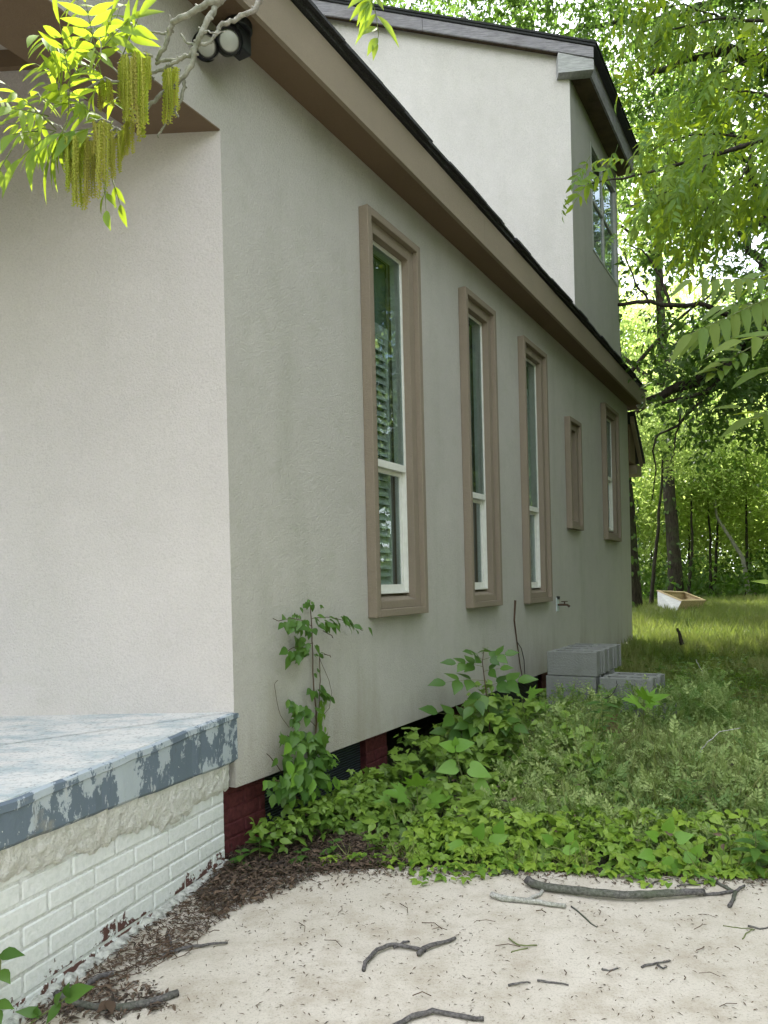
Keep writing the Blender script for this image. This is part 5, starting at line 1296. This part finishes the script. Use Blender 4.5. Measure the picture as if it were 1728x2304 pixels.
    for x0, x1, y0, yv, l0, l1, n_, dz in ((645, 815, 290, 22, 260, 450, 30, -.02), (628, 700, 330, 30, 300, 500, 10, .02), (525, 600, 425, 12, 120, 190, 8, 0), (335, 480, 725, 18, 260, 400, 22, -.03), (500, 590, 645, 18, 260, 400, 16, -.02), (590, 650, 690, 20, 170, 260, 9, .0), (655, 710, 640, 20, 150, 260, 5, .03), (865, 962, 365, 15, 180, 330, 12, .03), (460, 500, 760, 20, 250, 330, 5, .02)):
        for k in range(n_):
            x = rr.uniform(x0, x1); mid_ = 1 - abs((x - (x0 + x1) / 2) / (x1 - x0)) ; y = y0 + rr.uniform(-yv, yv) + 30 * (1 - mid_); L = rr.uniform(l0 * .7, l1 * 1.08) * (.6 + .4 * mid_)
            p = z1(x, y, D + dz + rr.uniform(-.05, .05)); s_ = L / Z1 / FPX * D
            o = bpy.data.objects.new('catkin', SM[rr.randrange(4)]); link(o, r)
            w = .135
            o.matrix_basis = Matrix.Translation(Vector([float(v) for v in p - rloc(r)])) @ Matrix.Rotation(rr.uniform(0, 6.28), 4, 'Z') @ Matrix.Rotation(rr.uniform(-.06, .06), 4, 'X') @ Matrix.Diagonal((w, w, s_, 1))
        m = MB(); m.tube([z1(x0, y0 + 12, D + dz), z1((x0 + x1) / 2, y0 - 10, D + dz), z1(x1, y0 + 10, D + dz)], .0028, 5); m.build('twig', 'bark_pale', r)
pecan_branch()
def top_twig():
    D = 2.3; A_ = lambda x, y, dz=0: at(x, y, D + dz)
    r = empty('pecan_twig', A_(790, -40), 'small hanging pecan twig with narrow leaflets in front of the weathered rake board', 'twig')
    rr = random.Random(4)
    MB().tube([A_(1000, -260), A_(880, -120), A_(815, -60), A_(800, -10), A_(812, 30), A_(818, 75), A_(810, 110)], [.005, .004, .0025, .0016, .0014, .0012, .0008], 6).build('stem', 'stem_green', r)
    for b, t, L, w in (((812, 30), (768, 78), 0, .6), ((814, 34), (866, 82), 0, .6), ((816, 60), (784, 64), 0, 1.2), ((815, 82), (795, 108), 0, 1), ((812, 90), (808, 118), 0, .8), ((800, 0), (757, 28), 0, .8), ((800, -5), (772, 40), 0, .7), ((802, 0), (790, 48), 0, .6), ((803, -8), (830, 8), 0, .9), ((800, -15), (752, 2), 0, 1), ((812, -2), (850, -20), 0, 1), ((800, 2), (776, 60), 0, .5)):
        a_, b_ = A_(*b), A_(*t, -.04); L = np.linalg.norm(b_ - a_); put(ME['pecan'], 'leaflet', r, a_, b_ - a_, (.2, -.9, .5), L, L * w)
    b2 = A_(1652, -10); r2 = empty('hanging_sprig', b2, 'little sprig of yellow-green leaflets hanging at the upper right edge', 'twig')
    MB().tube([A_(1760, -200), A_(1690, -70), A_(1652, -10), A_(1640, 20), A_(1627, 50), A_(1622, 85)], [.004, .003, .0016, .0014, .001, .0006], 6).build('stem', 'stem_green', r2)
    for b, t, w in (((1640, 20), (1616, 32), 1.4), ((1643, 15), (1672, 60), 1.2), ((1627, 50), (1606, 62), 1.3), ((1628, 52), (1640, 70), 1.1), ((1622, 80), (1620, 98), .9)):
        a_, b_ = A_(*b), A_(*t, -.02); L = np.linalg.norm(b_ - a_); put(ME['pecan'], 'leaflet', r2, a_, b_ - a_, (.2, -.9, .5), L, L * w)
top_twig()
# fronds of a tree-of-heaven reaching in from the right
def heaven():
    D = 2.9; A_ = lambda x, y, dz=0: at(x, y, D + dz)
    r = empty('heaven_frond_branch', A_(1760, 600), 'tree branch with long feather-shaped leaves reaching in from the right edge at mid height', 'branch')
    MB().tube([A_(2000, 900, .3), A_(1900, 700, .2), A_(1800, 620, .1), A_(1740, 620)], [.022, .016, .012, .007], 8).build('limb', 'bark_dark', r, smooth=True)
    rr = random.Random(6)
    def drooping(base, tip, n_, L, up, twist=.0, dz=0, m_='heaven', hang=1.0):
        b_, t_ = A_(*base, dz), A_(*tip, dz - .08); ax = t_ - b_
        frond(r, b_, t_, n_, ME[m_], L, (up, -.45, .75), rr=rr, ang=1.15, start=.12, hang=hang, rad=.0018, wdt=.8)
    drooping((1740, 600), (1492, 604), 9, .115, 0, hang=.9)
    drooping((1760, 560), (1500, 690 - 90 + 90), 0, .1, 0) if 0 else None
    drooping((1700, 625), (1490, 722), 8, .15, 0, hang=1.0)
    drooping((1760, 650), (1560, 660), 8, .13, .1, dz=.2, hang=.7)
    drooping((1780, 700), (1600, 735), 5, .16, .2, dz=-.1, hang=.1)
    drooping((1800, 560), (1640, 590), 5, .15, .1, dz=.1, hang=.2)
    drooping((1790, 770), (1640, 800), 5, .15, .1, dz=.1, hang=.3)
    drooping((1800, 860), (1620, 905), 5, .16, .1, dz=.2, hang=.2)
    drooping((1800, 940), (1600, 880), 5, .14, .1, dz=.4, hang=.2)
    for b, t, w in (((1602, 758), (1562, 750), 1.3), ((1605, 762), (1608, 788), 1.5), ((1585, 778), (1545, 775), 1.2), ((1588, 780), (1592, 796), 1.5), ((1560, 785), (1520, 792), 1.1), ((1552, 798), (1505, 800), .8), ((1556, 800), (1560, 820), 1.4), ((1540, 806), (1525, 822), 1.3), ((1535, 800), (1500, 805), .9), ((1570, 790), (1568, 808), 1.4)):
        a_, b_ = A_(*b, .5), A_(*t, .45); L = np.linalg.norm(b_ - a_); put(ME['heaven'], 'leaflet', r, a_, b_ - a_, (.1, -.6, .9), L, L * w)
    MB().tube([A_(1700, 690, .6), A_(1640, 740, .55), A_(1600, 762, .5), A_(1560, 785, .5), A_(1530, 800, .5)], .002, 5).build('twig', 'stem_green', r)
heaven()
# the drooping pecan bough lit by the sun across the upper right
def mid_bough():
    D = 6.0; A_ = lambda x, y, dz=0: at(x, y, D + dz)
    r = empty('pecan_bough', A_(1800, 250), 'long drooping pecan bough full of yellow-green leaves crossing in front of the upstairs window', 'branch')
    arms = [([(1900, 150, 1), (1750, 250, .5), (1640, 300, .2), (1540, 330, 0), (1440, 360, 0), (1340, 385, 0), (1250, 400, 0)], .03, .004), ([(1640, 300, .2), (1560, 290, .3), (1480, 300, .3), (1400, 330, .2)], .012, .003), ([(1750, 250, .5), (1650, 200, .6), (1560, 190, .6), (1480, 230, .6)], .014, .003), ([(1540, 330, 0), (1480, 400, -.2), (1400, 440, -.2)], .009, .002),
            ([(1850, 100, 1), (1700, 60, .8), (1560, 40, .6), (1440, 70, .5), (1360, 140, .5)], .02, .003), ([(1560, 40, .6), (1480, 10, .5), (1380, 20, .5)], .01, .003), ([(1700, 60, .8), (1620, 120, .7), (1540, 160, .6), (1470, 200, .6)], .01, .002), ([(1640, 300, .2), (1600, 380, 0), (1540, 440, 0), (1500, 500, .1)], .01, .002), ([(1750, 330, .3), (1680, 390, .2), (1600, 440, .2)], .012, .003)]
    rr = np.random.default_rng(17); cen, dr = [], []
    for k, (pts, r0, r1) in enumerate(arms):
        P_ = wob([A_(*p) for p in pts], 24, .006, k); MB().tube(P_, list(np.linspace(r0, r1, 24)), 7, rough=.1).build('limb', 'bark_dark', r, smooth=True)
        for i in range(2 if k else 5, 24): cen.append(P_[i]); dr.append(P_[i] - P_[max(0, i - 3)])
    cen, dr = np.array(cen), np.array(dr); dr /= np.linalg.norm(dr, axis=1, keepdims=True)
    per = 2; p = np.repeat(cen, per, 0); q = np.repeat(dr, per, 0); n_ = len(p)
    p = p + rr.normal(size=(n_, 3)) * [.07, .22, .08]
    dd = q * .7 + rr.normal(size=(n_, 3)) * .55; dd[:, 2] -= .55
    nn = rr.normal(size=(n_, 3)) * .5 + [0, -.5, .9]
    PL = [pinnate(n0, mk_leaf([(0, .004), (.25, .16), (.6, .15), (1.0, .002)], .08, .30), .40, .35, .85, s_) for s_, n0 in ((1, 3), (2, 4), (3, 3))]
    ms = [proto('compound_leaf', v, f, 'leaf_pecan', True) for v, f in PL]
    sz = rr.uniform(.20, .34, n_); cnt = 0
    for i in rr.permutation(n_)[:200]: put(ms[i % 3], 'compound_leaf', r, p[i], dd[i], nn[i], sz[i]); cnt += 1
    rest = rr.permutation(n_)[200:]
    p2 = p[rest] + rr.normal(size=(len(rest), 3)) * [.08, .2, .08]; d2 = dd[rest]; n2 = nn[rest]
    scatter('leaf_mass', PL, p2, d2, n2, rr.uniform(.16, .30, len(p2)), 'leaf_pecan_mass', r)
mid_bough()
